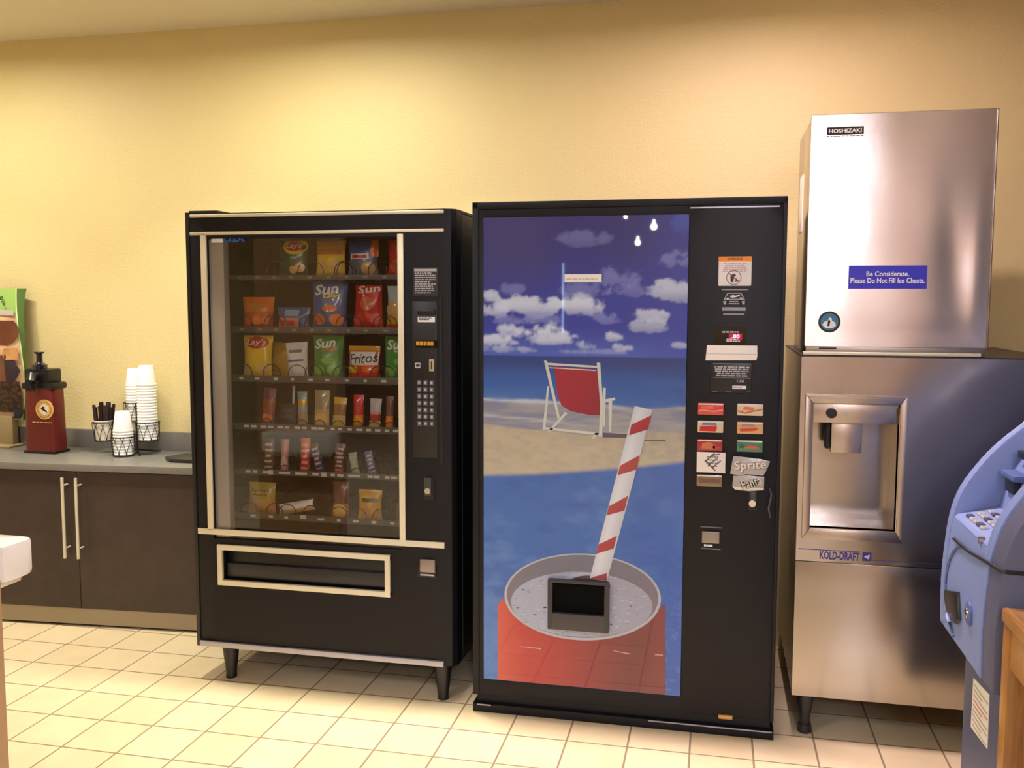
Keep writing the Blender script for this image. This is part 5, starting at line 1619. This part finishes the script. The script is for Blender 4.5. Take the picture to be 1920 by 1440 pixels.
MB().box(TX0, TX1, TY0, TY1, TZ - .033, TZ, M_OAK, .007, 3).build('tabletop', tb)
for x in (TX0 + .004, TX1 - .054):
    for y in (TY1 - .050, TY0 + .004):
        MB().box(x, x + .046, y, y + .046, 0, TZ - .033, M_OAK, .003).build('leg', tb)
mb = MB().box(TX0 + .008, TX0 + .030, TY0 + .05, TY1 - .05, TZ - .125, TZ - .034, M_OAK, .002)
mb.box(TX1 - .030, TX1 - .008, TY0 + .05, TY1 - .05, TZ - .125, TZ - .034, M_OAK, .002)
mb.box(TX0 + .05, TX1 - .054, TY1 - .03, TY1 - .008, TZ - .125, TZ - .034, M_OAK, .002).box(TX0 + .05, TX1 - .054, TY0 + .008, TY0 + .03, TZ - .125, TZ - .034, M_OAK, .002)
mb.build('apron', tb)
MB().box(TX0 + .05, TX1 - .054, TY1 - .026, TY1 - .012, .08, TZ - .126, M_REDBRN).build('red_brown_sheet', tb)  # dark red-brown sheet filling the space below the apron

# ------------------------------------------------------------------ lamps
def lamp_mat(name, rgb, s):
    return mat(name, rgb, .5, emit=rgb, estr=s)
def ceiling_light(x, y, label, rgb, watts, size=(.5, .5), spread=math.pi, glow=6.0):
    t = thing('ceiling_light', label, 'ceiling light', (x, y, CEIL_Z - .03))
    w, h = size[0] / 2, size[1] / 2
    MB().box(x - w - .03, x + w + .03, y - h - .03, y + h + .03, CEIL_Z - .022, CEIL_Z - .001, M_WHITE, .003).build('housing', t)
    MB().box(x - w, x + w, y - h, y + h, CEIL_Z - .026, CEIL_Z - .022, lamp_mat('diffuser_glow_%d' % glow, rgb, glow)).build('diffuser', t)
    l = bpy.data.lights.new('lamp_tube', 'AREA')
    l.shape = 'RECTANGLE'
    l.size, l.size_y = size
    l.color = lin(rgb)
    l.energy = watts
    l.spread = spread
    o = bpy.data.objects.new('lamp_tube', l)
    o.location = (x, y, CEIL_Z - .03)
    C.objects.link(o)
    return o
WARM, PINKW, NEUT = (255, 248, 228), (255, 226, 230), (230, 234, 255)
WIDE, DOWN = math.radians(172), math.radians(95)
ceiling_light(-0.55, -0.16, 'slim ceiling light above the counter', WARM, 17, (.6, .06), WIDE)
ceiling_light(1.25, -0.16, 'slim ceiling light above the snack machine', WARM, 20, (.6, .06), WIDE)
ceiling_light(3.05, -0.225, 'slim ceiling light above the drink machine', PINKW, 21, (.6, .06), WIDE)
ceiling_light(-0.75, -0.16, 'added floor-fill downlight near the counter end', WARM, 6, (.12, .08), DOWN)  # unseen downlights, from here on, added to brighten the floor
ceiling_light(0.75, -0.16, 'added floor-fill downlight left of the snack machine', WARM, 9, (.12, .08), DOWN)
ceiling_light(1.95, -0.18, 'added floor-fill downlight between the two vending machines', WARM, 12, (.12, .08), DOWN)
ceiling_light(3.05, -0.22, 'added floor-fill downlight above the drink machine', PINKW, 11, (.12, .08), DOWN)
ceiling_light(0.6, -3.2, 'added wide fill light over the middle of the room', NEUT, 40, (1.1, .5))  # this and the next are added out of view to fill the fronts
ceiling_light(2.9, -3.9, 'added wide fill light behind the viewer', NEUT, 18, (1.1, .5))
ceiling_light(3.75, -5.9, 'bright ceiling light at the far end of the room', NEUT, 8, (.5, 1.0), glow=90)
def pendant(x, y, z, r, label):
    t = thing('pendant_lamp', label, 'pendant lamp', (x, y, z))
    MB().lathe([(0, -r), (r * .6, -r * .8), (r, 0), (r * .6, r * .8), (.012, r), (.012, r + .03), (0, r + .03)], x, y, lamp_mat('bulb_glow', (255, 244, 230), 40), 20, z).build('bulb', t)
    MB().tube([(x, y, z + r + .02), (x, y, CEIL_Z - .001)], .004, M_INK, 6).build('cord', t)
pendant(2.317, -5.91, 2.162, .034, 'glowing pendant bulb nearest the right of the far wall')
pendant(2.171, -5.91, 2.016, .028, 'glowing pendant bulb hanging lowest')
pendant(2.055, -5.91, 2.255, .02, 'small glowing pendant bulb hanging highest')
t = thing('wall_lamp', 'slim upright tube lamp on the far wall', 'wall lamp', (1.35, -6.64, 1.15))
MB().box(1.33, 1.37, -6.699, -6.665, 1.12, 1.88, M_SILVER, .004).build('backplate', t)
MB().tube([(1.35, -6.65, 1.14), (1.35, -6.65, 1.86)], .012, lamp_mat('tube_glow', (190, 215, 255), 7), 10).build('tube', t)

w = bpy.data.worlds.new('World')
w.use_nodes = True
w.node_tree.nodes['Background'].inputs['Color'].default_value = (1.0, .92, .8, 1)
w.node_tree.nodes['Background'].inputs['Strength'].default_value = 0.02
bpy.context.scene.world = w

# ------------------------------------------------------------------ camera
cam = bpy.data.cameras.new('camera')
cam.sensor_width = 36.0
cam.lens = 1750.0 / 1920.0 * 36.0
cam.clip_start = 0.05
co = bpy.data.objects.new('camera', cam)
C.objects.link(co)
yaw, pitch, roll = -0.2151263, -0.0887562, 0.0022314
cy, sy, cp, sp = math.cos(yaw), math.sin(yaw), math.cos(pitch), math.sin(pitch)
fwd = Vector((sy * cp, cy * cp, sp))
rt = Vector((cy, -sy, 0))
up = rt.cross(fwd)
c_, s_ = math.cos(roll), math.sin(roll)
r2, u2 = rt * c_ + up * s_, up * c_ - rt * s_
co.matrix_world = Matrix(((r2.x, u2.x, -fwd.x, 2.9016), (r2.y, u2.y, -fwd.y, -3.3980), (r2.z, u2.z, -fwd.z, 1.4736), (0, 0, 0, 1)))
sc = bpy.context.scene
sc.camera = co
sc.view_settings.view_transform = 'Standard'
sc.view_settings.look = 'None'
sc.view_settings.exposure = 0.22
sc.view_settings.gamma = 1.0
sc.view_settings.use_curve_mapping = False
